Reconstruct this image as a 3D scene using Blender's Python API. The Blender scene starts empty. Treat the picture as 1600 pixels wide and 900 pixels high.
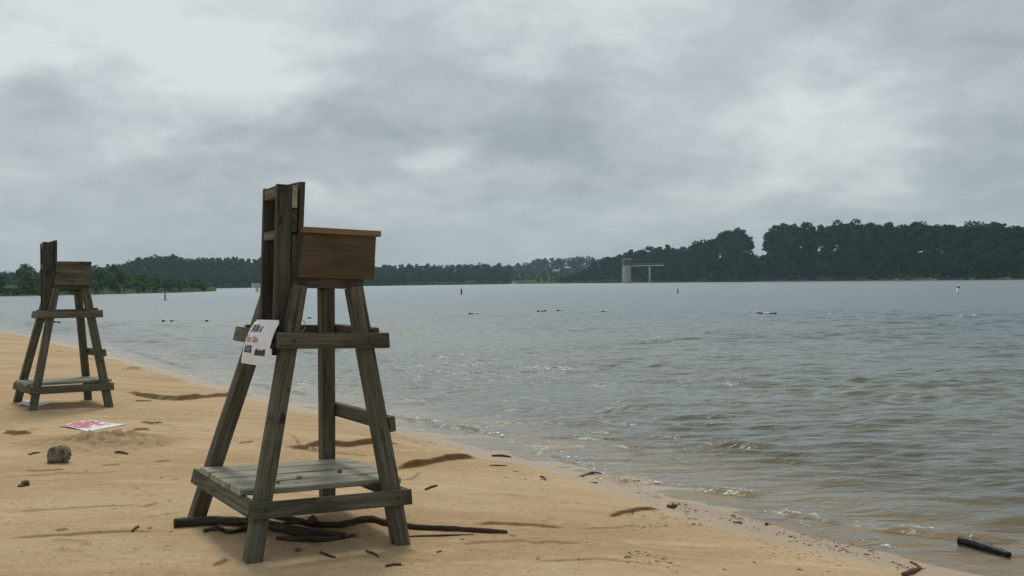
import bpy, bmesh, math, random
import numpy as np
from mathutils import Vector, Matrix

scene = bpy.context.scene
COL = scene.collection
rad = math.radians

# ------------------------------------------------------------------ camera
EYE = 1.5
FPX, W0, H0 = 1600.0, 1600.0, 900.0
PITCH = math.atan(10.0 / FPX)
ROLL = rad(0.75)
_f = np.array([0, math.cos(PITCH), -math.sin(PITCH)])
_r = np.array([1.0, 0, 0])
_u = np.cross(_r, _f)
CR = _r * math.cos(ROLL) - _u * math.sin(ROLL)
CU = _u * math.cos(ROLL) + _r * math.sin(ROLL)
CF = _f
CO = np.array([0, 0, EYE])

cam_d = bpy.data.cameras.new('camera')
cam = bpy.data.objects.new('camera', cam_d)
COL.objects.link(cam)
cam_d.sensor_width = 36
cam_d.lens = FPX / W0 * 36
cam_d.clip_end = 6000
cam_d.clip_start = 0.05
cam.matrix_world = Matrix(((CR[0], CU[0], -CF[0], 0), (CR[1], CU[1], -CF[1], 0), (CR[2], CU[2], -CF[2], EYE), (0, 0, 0, 1)))
scene.camera = cam


def ray(x, y):
    return CR * (x - 800) / FPX + CU * (450 - y) / FPX + CF


def hor(x):
    return 440 - (x - 800) * math.tan(ROLL)


ZW = -0.34            # water level


def at_z(x, y, z):
    d = ray(x, y)
    return CO + d * ((z - EYE) / d[2])


def at_dist(x, dist, z=0.0):
    """point over photo column x at a horizontal distance"""
    d = ray(x, hor(x))
    h = np.array([d[0], d[1]]); h /= np.linalg.norm(h)
    return np.array([h[0] * dist, h[1] * dist, z])


def z_at(x, y, dist):
    """height of photo point (x, y) when it lies at a horizontal distance"""
    d = ray(x, y)
    return EYE + d[2] / math.hypot(d[0], d[1]) * dist


# ------------------------------------------------------------------ numpy noise
_tab = np.random.default_rng(7).random((256, 256))


def vnoise(x, y):
    xi = np.floor(x).astype(int); yi = np.floor(y).astype(int)
    fx = x - xi; fy = y - yi
    fx = fx * fx * (3 - 2 * fx); fy = fy * fy * (3 - 2 * fy)
    a = _tab[xi & 255, yi & 255]; b = _tab[(xi + 1) & 255, yi & 255]
    c = _tab[xi & 255, (yi + 1) & 255]; d = _tab[(xi + 1) & 255, (yi + 1) & 255]
    return (a + (b - a) * fx) * (1 - fy) + (c + (d - c) * fx) * fy


def fbm(x, y, o=4):
    s = 0; a = 0.5; n = 0
    for i in range(o):
        s = s + a * (vnoise(x * 2 ** i + 17.3 * i, y * 2 ** i + 5.1 * i) - 0.5); n += a; a *= 0.5
    return s / n


def sm(e0, e1, x):
    t = np.clip((x - e0) / (e1 - e0), 0, 1)
    return t * t * (3 - 2 * t)


# ------------------------------------------------------------------ shoreline and ground
SHORE_PX = [(0, 517), (60, 527), (150, 548), (220, 567), (300, 590), (380, 610), (470, 636), (560, 655), (640, 672), (740, 698),
            (850, 725), (950, 748), (1050, 778), (1150, 803), (1250, 833), (1380, 865), (1480, 888), (1600, 912)]
SHORE = [np.array([-62.0, 100.0]), np.array([-38.0, 68.0])] + [at_z(x, y, ZW)[:2] for x, y in SHORE_PX] + \
        [np.array([5.2, 3.2]), np.array([9.0, -2.5]), np.array([22, -26.0]), np.array([60, -80.0])]


def seg_dist(px, py, a, b):
    d = b - a; L2 = d @ d
    t = np.clip(((px - a[0]) * d[0] + (py - a[1]) * d[1]) / L2, 0, 1)
    qx = px - (a[0] + d[0] * t); qy = py - (a[1] + d[1] * t)
    return np.sqrt(qx * qx + qy * qy), t, d[0] * (py - a[1]) - d[1] * (px - a[0])


def shore_s(X, Y):
    best = np.full(X.shape, 1e9); sg = np.ones(X.shape)
    for a, b in zip(SHORE[:-1], SHORE[1:]):
        d, t, c = seg_dist(X, Y, a, b)
        m = d < best
        best = np.where(m, d, best); sg = np.where(m, np.where(c < 0, 1, -1), sg)
    return best * sg


def base_h(X, Y, s=None):
    if s is None: s = shore_s(X, Y)
    sp = np.maximum(s, 0)
    land = ZW + 0.39 * (1 - np.exp(-sp / 1.7)) + 0.005 * np.minimum(sp, 40)
    sn = np.minimum(s, 0)
    bed = ZW - np.minimum(0.016 * np.minimum(-sn, 1.1) + 0.06 * np.maximum(-sn - 1.1, 0), 2.4)
    z = np.where(s > 0, land, bed)
    und = fbm(X * 0.5, Y * 0.5, 3) * 0.07 + fbm(X * 1.6 + 9, Y * 2.6, 3) * 0.022
    return z + und * sm(0.1, 2.5, s) + fbm(X * 0.8, Y * 1.2, 3) * 0.02 * sm(-0.3, 0.6, s)


def on_ground(x, y, it=5):
    z = 0.0
    for _ in range(it):
        p = at_z(x, y, z)
        z = float(base_h(np.array([p[0]]), np.array([p[1]]))[0])
    return at_z(x, y, z)


LEDGES = [  # photo polyline, height, fall-off behind; faces get painted shade
    ([(190, 612), (215, 619), (245, 624), (280, 626), (320, 622), (352, 620), (402, 617)], .060, .7),
    ([(436, 696), (462, 702), (478, 704), (500, 696), (545, 700), (590, 694), (645, 697)], .050, .6),
    ([(612, 737), (640, 731), (668, 726), (692, 721), (720, 717), (752, 716)], .055, .6),
    ([(735, 820), (770, 820), (805, 822), (850, 825), (897, 826)], .016, .3),
    ([(900, 828), (960, 826), (1010, 821)], .007, .3),
    ([(950, 810), (972, 803), (992, 799), (1012, 797), (1040, 796)], .020, .4),
    ([(0, 677), (25, 680), (55, 678)], .035, .5),
    ([(70, 549), (85, 551), (100, 549)], .05, .6),
    ([(100, 563), (125, 564), (150, 562)], .05, .6),
    ([(160, 576), (190, 579), (220, 577), (255, 580)], .05, .6),
    ([(900, 746), (915, 745), (940, 741)], .022, .3),
    ([(30, 738), (70, 737), (110, 734)], .013, .3),
    ([(158, 729), (192, 726)], .012, .25),
    ([(240, 723), (270, 720)], .010, .25),
    ([(225, 793), (252, 785)], .010, .2),
    ([(90, 832), (110, 829)], .010, .2),
    ([(215, 660), (240, 663), (260, 661)], .02, .4),
    ([(210, 628), (240, 627)], .02, .4),
    ([(205, 673), (235, 672)], .02, .3),
    ([(330, 886), (350, 878), (362, 872)], .012, .2),
    ([(620, 752), (640, 750), (662, 738)], .010, .2),
    ([(1010, 776), (1040, 778)], .010, .2),
    ([(370, 693), (400, 690)], .014, .3),
    ([(0, 745), (90, 741), (200, 737)], .006, .5),
    ([(0, 800), (110, 795), (230, 790)], .008, .5),
    ([(0, 842), (90, 838), (260, 828)], .010, .5),
    ([(700, 850), (800, 846), (930, 852)], .008, .4),
    ([(820, 880), (930, 874), (1040, 884)], .007, .4),
]
LEDGES = [([on_ground(*p)[:2] for p in pl], a, fo) for pl, a, fo in LEDGES]
MOUND = [(115, 692, .62, .032), (205, 690, .60, .040), (160, 696, .6, .025), (985, 752, .28, .035), (940, 748, .25, .03), (1052, 790, .16, .03)]
MOUND = [(on_ground(x, y)[:2], r, h) for x, y, r, h in MOUND]

_pr = random.Random(4)
PITS = []
for i in range(46):                      # old, half filled footprints
    px_, py_ = _pr.uniform(-100, 900), _pr.uniform(560, 890)
    p_ = on_ground(px_, py_)
    if float(shore_s(np.array([p_[0]]), np.array([p_[1]]))[0]) < 1.2: continue
    PITS.append((p_[0], p_[1], .13, .055, _pr.uniform(0, 3.1), _pr.uniform(.004, .012)))


def ground(X, Y):
    s = shore_s(X, Y)
    z = base_h(X, Y, s)
    damp_shade = np.zeros(X.shape)
    for pl, a, fo in LEDGES:
        P = np.array(pl)
        lo = P.min(0) - 1.6; hi = P.max(0) + 1.6
        m = (X > lo[0]) & (X < hi[0]) & (Y > lo[1]) & (Y < hi[1])
        if not m.any(): continue
        x = X[m]; y = Y[m]
        x2 = x + fbm(x * 6, y * 6, 3) * .03; y2 = y + fbm(x * 6 + 40, y * 6, 4) * .085
        L = [np.linalg.norm(b - a_) for a_, b in zip(pl[:-1], pl[1:])]; tot = sum(L)
        best = np.full(x.shape, 1e9); sg = np.ones(x.shape); tt = np.zeros(x.shape); acc = 0
        for (p, q), l in zip(zip(pl[:-1], pl[1:]), L):
            d, t, c = seg_dist(x2, y2, p, q)
            k = d < best
            best = np.where(k, d, best); sg = np.where(k, np.sign(c), sg); tt = np.where(k, (acc + t * l) / tot, tt); acc += l
        sd = best * sg
        tap = sm(0, .22, tt) * sm(0, .22, 1 - tt) * (0.65 + 0.7 * vnoise(x * 4, y * 4))
        endd = np.where((tt <= 0) | (tt >= 1), 0, 1)
        rise = sm(-.008, .014, sd) * np.exp(-np.maximum(sd, 0) / fo) * sm(1.5, .8, best)
        z[m] += a * tap * endd * rise
        damp_shade[m] = np.maximum(damp_shade[m], np.exp(-((sd - .003) / .017) ** 2) * np.minimum(1, tap * 1.3) * endd * min(1, a / .02))  # shade of the ledge faces painted in, with some dampness
    for c, r, h in MOUND:
        m = (np.abs(X - c[0]) < 2 * r) & (np.abs(Y - c[1]) < 2 * r)
        x = X[m]; y = Y[m]
        d = np.hypot(x - c[0], (y - c[1])) / r + fbm(x * 3, y * 3, 3) * .6
        z[m] += h * sm(1, 0, d) * (0.6 + 1.0 * vnoise(x * 7, y * 9)) + sm(1.1, .5, d) * fbm(x * 13, y * 15, 3) * .035
        damp_shade[m] = np.maximum(damp_shade[m], sm(1.1, .4, d) * .22)  # mounds take a weaker dose of the same dark colour
    for cx, cy, ra, rb, an, dp in PITS:
        m = (np.abs(X - cx) < .5) & (np.abs(Y - cy) < .5)
        if not m.any(): continue
        dx = X[m] - cx; dy = Y[m] - cy
        a_ = (dx * math.cos(an) + dy * math.sin(an)) / ra; b_ = (-dx * math.sin(an) + dy * math.cos(an)) / rb
        d2 = np.sqrt(a_ * a_ + b_ * b_) + fbm(X[m] * 14, Y[m] * 14, 2) * .5
        z[m] += dp * (-np.exp(-d2 ** 4) + .45 * np.exp(-((d2 - 1.25) / .25) ** 2))
    z += fbm(X * 9, Y * 14, 3) * .007 * sm(.3, 1.5, s) * sm(25, 10, np.hypot(X, Y))
    return z, s, damp_shade


def gz(x, y):
    return float(ground(np.array([x]), np.array([y]))[0][0])


def px_ground_many(x, y):
    x = np.asarray(x, float); y = np.asarray(y, float)
    d = CR[None] * ((x - 800) / FPX)[:, None] + CU[None] * ((450 - y) / FPX)[:, None] + CF[None]
    z = np.zeros(len(x))
    for k in range(5):
        p = CO + d * ((z - EYE) / d[:, 2])[:, None]
        z = base_h(p[:, 0], p[:, 1]) if k < 3 else ground(p[:, 0], p[:, 1])[0]
    p[:, 2] = z
    return p


def px_ground(x, y):
    p = on_ground(x, y)
    z = gz(p[0], p[1])
    p = at_z(x, y, z)
    return np.array([p[0], p[1], gz(p[0], p[1])])


# ------------------------------------------------------------------ object helpers
def tag(o, label=None, cat=None, group=None, kind=None):
    if label: o['label'] = label
    if cat: o['category'] = cat
    if group: o['group'] = group
    if kind: o['kind'] = kind
    return o


def link(name, me, mat=None, parent=None):
    o = bpy.data.objects.new(name, me)
    COL.objects.link(o)
    if mat and me is not None and len(me.materials) == 0: me.materials.append(mat)
    if parent: o.parent = parent
    return o


def empty(name, loc, rz=0):
    o = bpy.data.objects.new(name, None)
    o.empty_display_size = .2
    COL.objects.link(o)
    o.location = loc; o.rotation_euler = (0, 0, rz)
    return o


def np_mesh(name, V, F, attrs=None, smooth=True):
    me = bpy.data.meshes.new(name)
    V = np.asarray(V, np.float32); F = np.asarray(F, np.int32)
    k = F.shape[1]
    me.vertices.add(len(V)); me.vertices.foreach_set('co', V.ravel())
    me.loops.add(F.size); me.loops.foreach_set('vertex_index', F.ravel())
    me.polygons.add(len(F))
    me.polygons.foreach_set('loop_start', np.arange(0, F.size, k, dtype=np.int32))
    me.polygons.foreach_set('loop_total', np.full(len(F), k, np.int32))
    me.polygons.foreach_set('use_smooth', np.full(len(F), smooth, bool))
    for n, a in (attrs or {}).items():
        at = me.attributes.new(n, 'FLOAT', 'POINT')
        at.data.foreach_set('value', np.asarray(a, np.float32).ravel())
    me.update(calc_edges=True)
    return me


def grid_faces(n, m):
    i = np.arange(n * m).reshape(n, m)
    return np.stack([i[:-1, :-1], i[:-1, 1:], i[1:, 1:], i[1:, :-1]], -1).reshape(-1, 4)


class MB:
    """collects beams, tubes and boxes into one mesh with a grain UV (u along the piece, in metres)"""
    def __init__(self, seed=0):
        self.bm = bmesh.new(); self.uv = self.bm.loops.layers.uv.new('grain'); self.rng = random.Random(seed)

    def prism(self, ends, rows, along):
        """rings of points joined; ends capped; grain runs along 'along'"""
        off = (self.rng.uniform(0, 50), self.rng.uniform(0, 50))
        a = Vector(along).normalized()
        vs = [[self.bm.verts.new(p) for p in ring] for ring in rows]
        n = len(rows[0]); fs = []
        for r0, r1 in zip(vs[:-1], vs[1:]):
            for i in range(n):
                fs.append(self.bm.faces.new((r0[i], r0[(i + 1) % n], r1[(i + 1) % n], r1[i])))
        if ends:
            fs.append(self.bm.faces.new(vs[0][::-1])); fs.append(self.bm.faces.new(vs[-1]))
        for f in fs:
            f.normal_update()
            nn = f.normal
            b = a.cross(nn)
            if b.length < .4: b = a.orthogonal()
            b.normalize()
            c = nn.cross(b) if abs(nn.dot(a)) > .8 else a
            for l in f.loops:
                l[self.uv].uv = (l.vert.co.dot(c) + off[0], l.vert.co.dot(b) + off[1])
        return fs

    def beam(self, p0, p1, wdir, w, t, bev=.004, wob=0.0, seg=1):
        """bar from p0 to p1; w across wdir, t across the other way; bevelled long edges"""
        p0 = Vector(p0); p1 = Vector(p1); d = (p1 - p0).normalized()
        x = Vector(wdir); x = (x - d * x.dot(d)).normalized(); y = d.cross(x)
        hw, ht, b = w / 2, t / 2, bev
        prof = [(-hw + b, -ht), (hw - b, -ht), (hw, -ht + b), (hw, ht - b), (hw - b, ht), (-hw + b, ht), (-hw, ht - b), (-hw, -ht + b)]
        rows = []
        for k in range(seg + 1):
            c = p0.lerp(p1, k / seg)
            jx = self.rng.uniform(-wob, wob); jy = self.rng.uniform(-wob, wob)
            rows.append([c + x * (px + jx) + y * (py + jy) for px, py in prof])
        return self.prism(True, rows, d)

    def box(self, lo, hi, along=None, bev=.003):
        lo = Vector(lo); hi = Vector(hi); s = hi - lo
        ax = max(range(3), key=lambda i: s[i]) if along is None else along
        o = [i for i in range(3) if i != ax]
        c = (lo + hi) / 2
        p0 = c.copy(); p0[ax] = lo[ax]; p1 = c.copy(); p1[ax] = hi[ax]
        wd = Vector((0, 0, 0)); wd[o[0]] = 1
        self.beam(p0, p1, wd, s[o[0]], s[o[1]], bev)

    def tube(self, pts, rads, n=8, rough=0.0):
        pts = [Vector(p) for p in pts]
        rows = []
        for i, p in enumerate(pts):
            d = (pts[min(i + 1, len(pts) - 1)] - pts[max(i - 1, 0)]).normalized()
            x = d.cross(Vector((0, 0, 1)))
            if x.length < .1: x = d.cross(Vector((1, 0, 0)))
            x.normalize(); y = d.cross(x)
            rows.append([p + (x * math.cos(2 * math.pi * k / n) + y * math.sin(2 * math.pi * k / n)) * rads[i] * (1 + self.rng.uniform(-rough, rough)) for k in range(n)])
        fs = self.prism(True, rows, pts[-1] - pts[0])
        for f in fs[:-2]: f.smooth = True
        return fs

    def lathe(self, prof, origin=(0, 0, 0), axis='Z', n=16):
        o = Vector(origin); rows = []
        for r, z in prof:
            ring = []
            for k in range(n):
                a = 2 * math.pi * k / n
                q = Vector((r * math.cos(a), r * math.sin(a), z))
                if axis == 'X': q = Vector((z, q.x, q.y))
                ring.append(o + q)
            rows.append(ring)
        fs = self.prism(True, rows, (0, 0, 1) if axis == 'Z' else (1, 0, 0))
        for f in fs[:-2]: f.smooth = True

    def build(self, name, mat, parent=None):
        bmesh.ops.recalc_face_normals(self.bm, faces=self.bm.faces)
        me = bpy.data.meshes.new(name); self.bm.to_mesh(me); self.bm.free()
        return link(name, me, mat, parent)


# ------------------------------------------------------------------ materials
class NT:
    def __init__(self, name, world=None):
        if world: self.t = world.node_tree
        else:
            self.m = bpy.data.materials.new(name); self.m.use_nodes = True; self.t = self.m.node_tree
        self.t.nodes.clear()

    def n(self, typ, ins=None, **kw):
        nd = self.t.nodes.new(typ)
        for k, v in kw.items(): setattr(nd, k, v)
        for k, v in (ins or {}).items():
            s = nd.inputs[k]
            if isinstance(v, bpy.types.NodeSocket): self.t.links.new(v, s)
            else: s.default_value = v
        return nd

    def math(self, op, a, b=0.0, c=0.0, clamp=False):
        return self.n('ShaderNodeMath', {0: a, 1: b, 2: c}, operation=op, use_clamp=clamp).outputs[0]

    def vmath(self, op, a, b=(0, 0, 0), out=0):
        return self.n('ShaderNodeVectorMath', {0: a, 1: b}, operation=op).outputs[out]

    def mix(self, f, a, b, blend='MIX'):
        nd = self.n('ShaderNodeMix', data_type='RGBA', blend_type=blend)
        for i, v in ((0, f), (6, a), (7, b)):
            s = nd.inputs[i]
            if isinstance(v, bpy.types.NodeSocket): self.t.links.new(v, s)
            else: s.default_value = v if i == 0 else (tuple(v) + (1,) if len(v) == 3 else v)
        return nd.outputs[2]

    def noise(self, vec, scale, detail=4, rough=.55, dist=0.0, dims='3D'):
        ins = {'Scale': scale, 'Detail': detail, 'Roughness': rough, 'Distortion': dist}
        if vec is not None: ins['Vector'] = vec
        return self.n('ShaderNodeTexNoise', ins, noise_dimensions=dims).outputs[0]

    def ramp(self, f, stops, interp='LINEAR'):
        nd = self.n('ShaderNodeValToRGB', {0: f}); cr = nd.color_ramp; cr.interpolation = interp
        while len(cr.elements) < len(stops): cr.elements.new(.5)
        for e, (p, c) in zip(cr.elements, stops):
            e.position = p; e.color = (tuple(c) + (1,)) if not isinstance(c, (int, float)) else (c, c, c, 1)
        return nd.outputs[0]

    def mapr(self, v, a, b, c, d, t='SMOOTHSTEP'):
        return self.n('ShaderNodeMapRange', {0: v, 1: a, 2: b, 3: c, 4: d}, interpolation_type=t).outputs[0]

    def scale(self, vec, s):
        return self.n('ShaderNodeMapping', {'Vector': vec, 'Scale': s}).outputs[0]

    def attr(self, name):
        return self.n('ShaderNodeAttribute', attribute_name=name).outputs['Fac']

    def obj(self):
        return self.n('ShaderNodeTexCoord').outputs['Object']

    def bump(self, h, strength, dist, normal=None):
        ins = {'Height': h, 'Strength': strength, 'Distance': dist}
        if normal is not None: ins['Normal'] = normal
        return self.n('ShaderNodeBump', ins).outputs[0]

    def out(self, sh, vol=None):
        o = self.n('ShaderNodeOutputMaterial')
        if sh is not None: self.t.links.new(sh, o.inputs['Surface'])
        if vol is not None: self.t.links.new(vol, o.inputs['Volume'])
        return self.m

    def pbr(self, col, rough=.8, normal=None, spec=.3, **kw):
        ins = {'Base Color': col if isinstance(col, bpy.types.NodeSocket) else tuple(col) + (1,), 'Roughness': rough, 'Specular IOR Level': spec}
        if normal is not None: ins['Normal'] = normal
        ins.update(kw)
        return self.n('ShaderNodeBsdfPrincipled', ins).outputs[0]


def wood_mat(name, dark, light, stain, rough=.85):
    t = NT(name)
    uv = t.n('ShaderNodeUVMap', uv_map='grain').outputs[0]
    g1 = t.noise(t.scale(uv, (2.2, 45, 1)), 1.0, 5, .6, .6, '2D')
    g2 = t.noise(t.scale(uv, (.9, 9, 1)), 1.0, 3, .5, 1.2, '2D')
    bl = t.noise(t.scale(uv, (2.0, 6, 1)), 1.0, 4, .6, .3, '2D')
    kn = t.noise(t.scale(uv, (5, 9, 1)), 1.0, 2, .5, 0, '2D')
    c = t.mix(t.mapr(g1, .22, .76, 0, 1), dark, light)
    c = t.mix(t.math('MULTIPLY', t.mapr(g2, .5, .75, 0, 1), .6), c, stain)
    c = t.mix(t.math('MULTIPLY', t.mapr(bl, .52, .72, 0, 1), .55), c, tuple(v * .45 for v in dark))
    c = t.mix(t.mapr(kn, .72, .78, 0, .8), c, tuple(v * .3 for v in dark))
    h = t.math('ADD', g1, t.math('MULTIPLY', g2, .6))
    return t.out(t.pbr(c, rough, t.bump(h, .55, .004), .2))


M = {}
M['leg'] = wood_mat('weathered_wood', (.048, .044, .032), (.185, .166, .120), (.088, .088, .058))
M['rail'] = wood_mat('weathered_wood_brown', (.062, .054, .038), (.18, .158, .112), (.085, .092, .064))
M['back'] = wood_mat('dark_weathered_wood', (.035, .032, .027), (.12, .105, .083), (.05, .052, .045))
M['plank'] = wood_mat('bleached_plank', (.215, .205, .155), (.41, .39, .30), (.20, .185, .135))
M['box'] = wood_mat('brown_stained_wood', (.086, .064, .038), (.132, .097, .057), (.083, .060, .037), .85)
M['cap'] = wood_mat('tan_stained_wood', (.17, .108, .056), (.27, .178, .094), (.15, .098, .054), .75)
M['drift'] = wood_mat('wet_driftwood', (.036, .028, .021), (.11, .085, .06), (.06, .044, .03), .75)
M['stick'] = wood_mat('brown_stick', (.07, .036, .018), (.18, .10, .05), (.10, .05, .025), .8)
M['branch'] = wood_mat('bark_covered_branch', (.035, .024, .017), (.115, .070, .045), (.06, .04, .028), .8)
M['black_log'] = wood_mat('charred_wood', (.008, .008, .008), (.032, .030, .030), (.015, .014, .013), .38)


def simple(name, col, rough=.7, var=.25, sc=8, spec=.3):
    t = NT(name)
    o = t.obj()
    n = t.noise(o, sc, 4, .6)
    c = t.mix(t.mapr(n, .3, .7, 0, 1), tuple(v * (1 - var) for v in col), tuple(min(1, v * (1 + var)) for v in col))
    return t.out(t.pbr(c, rough, t.bump(n, .3, .01), spec))


M['white_sign'] = simple('white_sign_sheet', (.74, .74, .74), .5, .06, 6)
M['ink_black'] = simple('black_lettering', (.02, .02, .022), .6, .1)
M['ink_red'] = simple('red_lettering', (.55, .10, .13), .6, .1)
M['sign_red'] = simple('faded_red_print', (.62, .15, .20), .6, .2, 14)
M['white_plastic'] = simple('white_plastic', (.78, .78, .74), .4, .05)
M['dark_plastic'] = simple('dark_float_plastic', (.03, .03, .035), .45, .2)
M['bolt'] = simple('rusty_bolt', (.07, .04, .028), .7, .2)
M['wire'] = simple('galvanised_wire', (.35, .35, .34), .45, .1)
M['concrete'] = simple('pale_concrete', (.46, .44, .40), .9, .14, .35)
M['concrete_dark'] = simple('brown_concrete', (.12, .105, .095), .9, .15, .4)
M['roof'] = simple('pale_roof', (.34, .34, .29), .8, .1, .5)
M['deck'] = simple('pale_bridge_deck', (.52, .54, .52), .8, .08, .4)
M['leaf_yellow'] = simple('yellow_leaf', (.30, .22, .06), .7, .2, 30)
M['leaf_brown'] = simple('brown_leaf', (.12, .08, .045), .8, .2, 30)
M['buoy_grey'] = simple('grey_buoy', (.26, .27, .28), .5, .1)
M['buoy_red'] = simple('dark_red_buoy', (.13, .05, .045), .5, .1)
M['chip'] = simple('dark_debris', (.095, .068, .043), .9, .5, 25)
M['foam_glint'] = simple('foam_glint_white', (.85, .86, .86), .35, .03, 40, .5)  # also whitens the blobs that model sun glints


def rock_mat(name, a, b, sc):
    t = NT(name); o = t.obj()
    n = t.noise(o, sc, 6, .65); n2 = t.noise(o, sc * 6, 3, .6)
    c = t.mix(t.mapr(n, .35, .65, 0, 1), a, b)
    c = t.mix(t.mapr(n2, .55, .7, 0, .6), c, tuple(v * .4 for v in a))
    return t.out(t.pbr(c, .9, t.bump(t.math('ADD', n, t.math('MULTIPLY', n2, .4)), .7, .05 / sc * 8), .2))


M['rock'] = rock_mat('grey_speckled_rock', (.10, .082, .060), (.28, .24, .19), 22)
M['brown_rock'] = rock_mat('brown_stone', (.10, .06, .035), (.17, .10, .06), 30)
M['bank_rock'] = rock_mat('pale_bank_rock', (.14, .12, .10), (.27, .24, .20), .6)


def sand_mat():
    t = NT('beach_sand'); o = t.obj()
    dry = (.54, .385, .220)
    pale = (.62, .455, .27)
    deep = (.405, .265, .135)
    big = t.noise(t.scale(o, (.35, .9, 1)), 1.0, 5, .6, .5)
    med = t.noise(t.scale(o, (1.4, 4.5, 1)), 1.0, 5, .65, .7)
    fine = t.noise(o, 60, 3, .7)
    grain = t.noise(o, 420, 2, .7)
    c = t.mix(t.mapr(big, .36, .64, 0, 1), deep, dry)
    c = t.mix(t.math('MULTIPLY', t.mapr(med, .5, .72, 0, 1), .75), c, pale)
    c = t.mix(t.math('MULTIPLY', t.mapr(med, .46, .3, 0, 1), .5), c, deep)
    c = t.mix(t.mapr(fine, .56, .72, 0, .55), c, (.30, .195, .10))
    c = t.mix(t.mapr(grain, .35, .7, 0, .45), c, (.62, .50, .33))
    spk = t.noise(o, 95, 1, .4)
    clus = t.noise(o, 1.3, 3, .6)
    c = t.mix(t.math('MULTIPLY', t.mapr(spk, .67, .72, 0, .85), t.mapr(clus, .42, .6, 0.15, 1)), c, (.10, .075, .05))
    mot = t.noise(o, 16, 4, .7, .3)
    c = t.mix(t.mapr(mot, .5, .72, 0, .28), c, (.33, .205, .10))
    c = t.mix(t.mapr(mot, .5, .3, 0, .30), c, (.66, .50, .31))
    sp2 = t.noise(t.vmath('ADD', o, (3.1, 7.7, 0)), 42, 1, .5)
    c = t.mix(t.math('MULTIPLY', t.mapr(sp2, .68, .74, 0, .8), t.mapr(clus, .4, .58, .25, 1)), c, (.13, .085, .05))
    damp_shade = t.attr('damp_shade')
    c = t.mix(t.math('MULTIPLY', damp_shade, .9), c, (.17, .085, .034))  # ledge shade painted into the sand colour
    wet = t.attr('wet')
    w2 = t.math('ADD', wet, t.math('MULTIPLY', t.math('SUBTRACT', med, .5), .35))
    wf = t.mapr(w2, .25, .8, 0, 1)
    c = t.mix(t.math('MULTIPLY', wf, .62), c, (.33, .25, .165))
    rough = t.mapr(wf, 0, 1, .95, .45, 'LINEAR')
    spec = t.mapr(wf, 0, 1, .08, .5, 'LINEAR')
    lump_ = t.noise(o, 7, 4, .65, .6)
    h = t.math('ADD', t.math('MULTIPLY', med, .6), t.math('ADD', t.math('MULTIPLY', fine, .5), t.math('MULTIPLY', lump_, .7)))
    dry_f = t.mapr(wf, 0, 1, .55, .08, 'LINEAR')
    nb = t.n('ShaderNodeBump', {'Height': h, 'Strength': dry_f, 'Distance': .035}).outputs[0]
    nb = t.bump(grain, .25, .004, nb)
    return t.out(t.pbr(c, rough, nb, spec))


M['sand'] = sand_mat()


def water_mat():
    t = NT('lake_water'); o = t.obj()
    dep = t.attr('depth')
    alpha = t.math('SUBTRACT', 1.0, t.math('POWER', 2.718, t.math('MULTIPLY', dep, -7.0)), clamp=True)
    n1 = t.noise(t.scale(o, (3.0, 6.5, 1)), 1.0, 3, .6, .4)
    n2 = t.noise(t.scale(o, (9, 17, 1)), 1.0, 3, .6, .2)
    n0 = t.noise(t.scale(o, (.55, 1.5, 1)), 1.0, 3, .55, .5)
    h = t.math('ADD', t.math('ADD', n1, t.math('MULTIPLY', n0, 2.2)), t.math('MULTIPLY', n2, .15))
    nb = t.bump(h, 1.0, .045)
    turb = t.noise(t.scale(o, (.12, .2, 1)), 1.0, 3, .5)
    body_c = t.mix(t.mapr(turb, .35, .65, 0, 1), (.140, .142, .094), (.168, .168, .106))
    far = t.mapr(dep, .2, 2.0, 0, 1)
    body_c = t.mix(far, body_c, (.064, .084, .087))
    body = t.n('ShaderNodeBsdfDiffuse', {'Color': body_c, 'Normal': nb}).outputs[0]
    tr = t.n('ShaderNodeBsdfTransparent', {'Color': (.93, .90, .80, 1)}).outputs[0]
    mx = t.n('ShaderNodeMixShader', {0: alpha, 1: tr, 2: body}).outputs[0]
    gl = t.n('ShaderNodeBsdfGlossy', {'Color': (.59, .65, .685, 1), 'Roughness': .28, 'Normal': nb}).outputs[0]
    fr = t.n('ShaderNodeFresnel', {'IOR': 1.333, 'Normal': nb}).outputs[0]
    return t.out(t.n('ShaderNodeMixShader', {0: fr, 1: mx, 2: gl}).outputs[0])


M['water'] = water_mat()


def leaf_mat(name, dark, light):
    t = NT(name)
    c = t.mix(t.attr('tint'), dark, light)
    d = t.n('ShaderNodeBsdfDiffuse', {'Color': c}).outputs[0]
    tl = t.n('ShaderNodeBsdfTranslucent', {'Color': c}).outputs[0]
    return t.out(t.n('ShaderNodeMixShader', {0: .22, 1: d, 2: tl}).outputs[0])


M['leaf_dark'] = leaf_mat('dark_foliage', (.009, .023, .011), (.042, .080, .029))
M['leaf_mid'] = leaf_mat('mid_green_foliage', (.030, .062, .018), (.150, .225, .060))
M['leaf_light'] = leaf_mat('light_green_foliage', (.030, .055, .016), (.095, .14, .035))
M['leaf_far'] = leaf_mat('far_foliage', (.018, .040, .022), (.060, .105, .046))
M['bark'] = simple('tree_bark', (.10, .085, .07), .9, .3, 3)


def soil_mat(name, a, b, sc=.3):
    t = NT(name); o = t.obj()
    n = t.noise(o, sc, 6, .65)
    return t.out(t.pbr(t.mix(t.mapr(n, .3, .7, 0, 1), a, b), .95, t.bump(n, .6, .3), .1))


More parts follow.
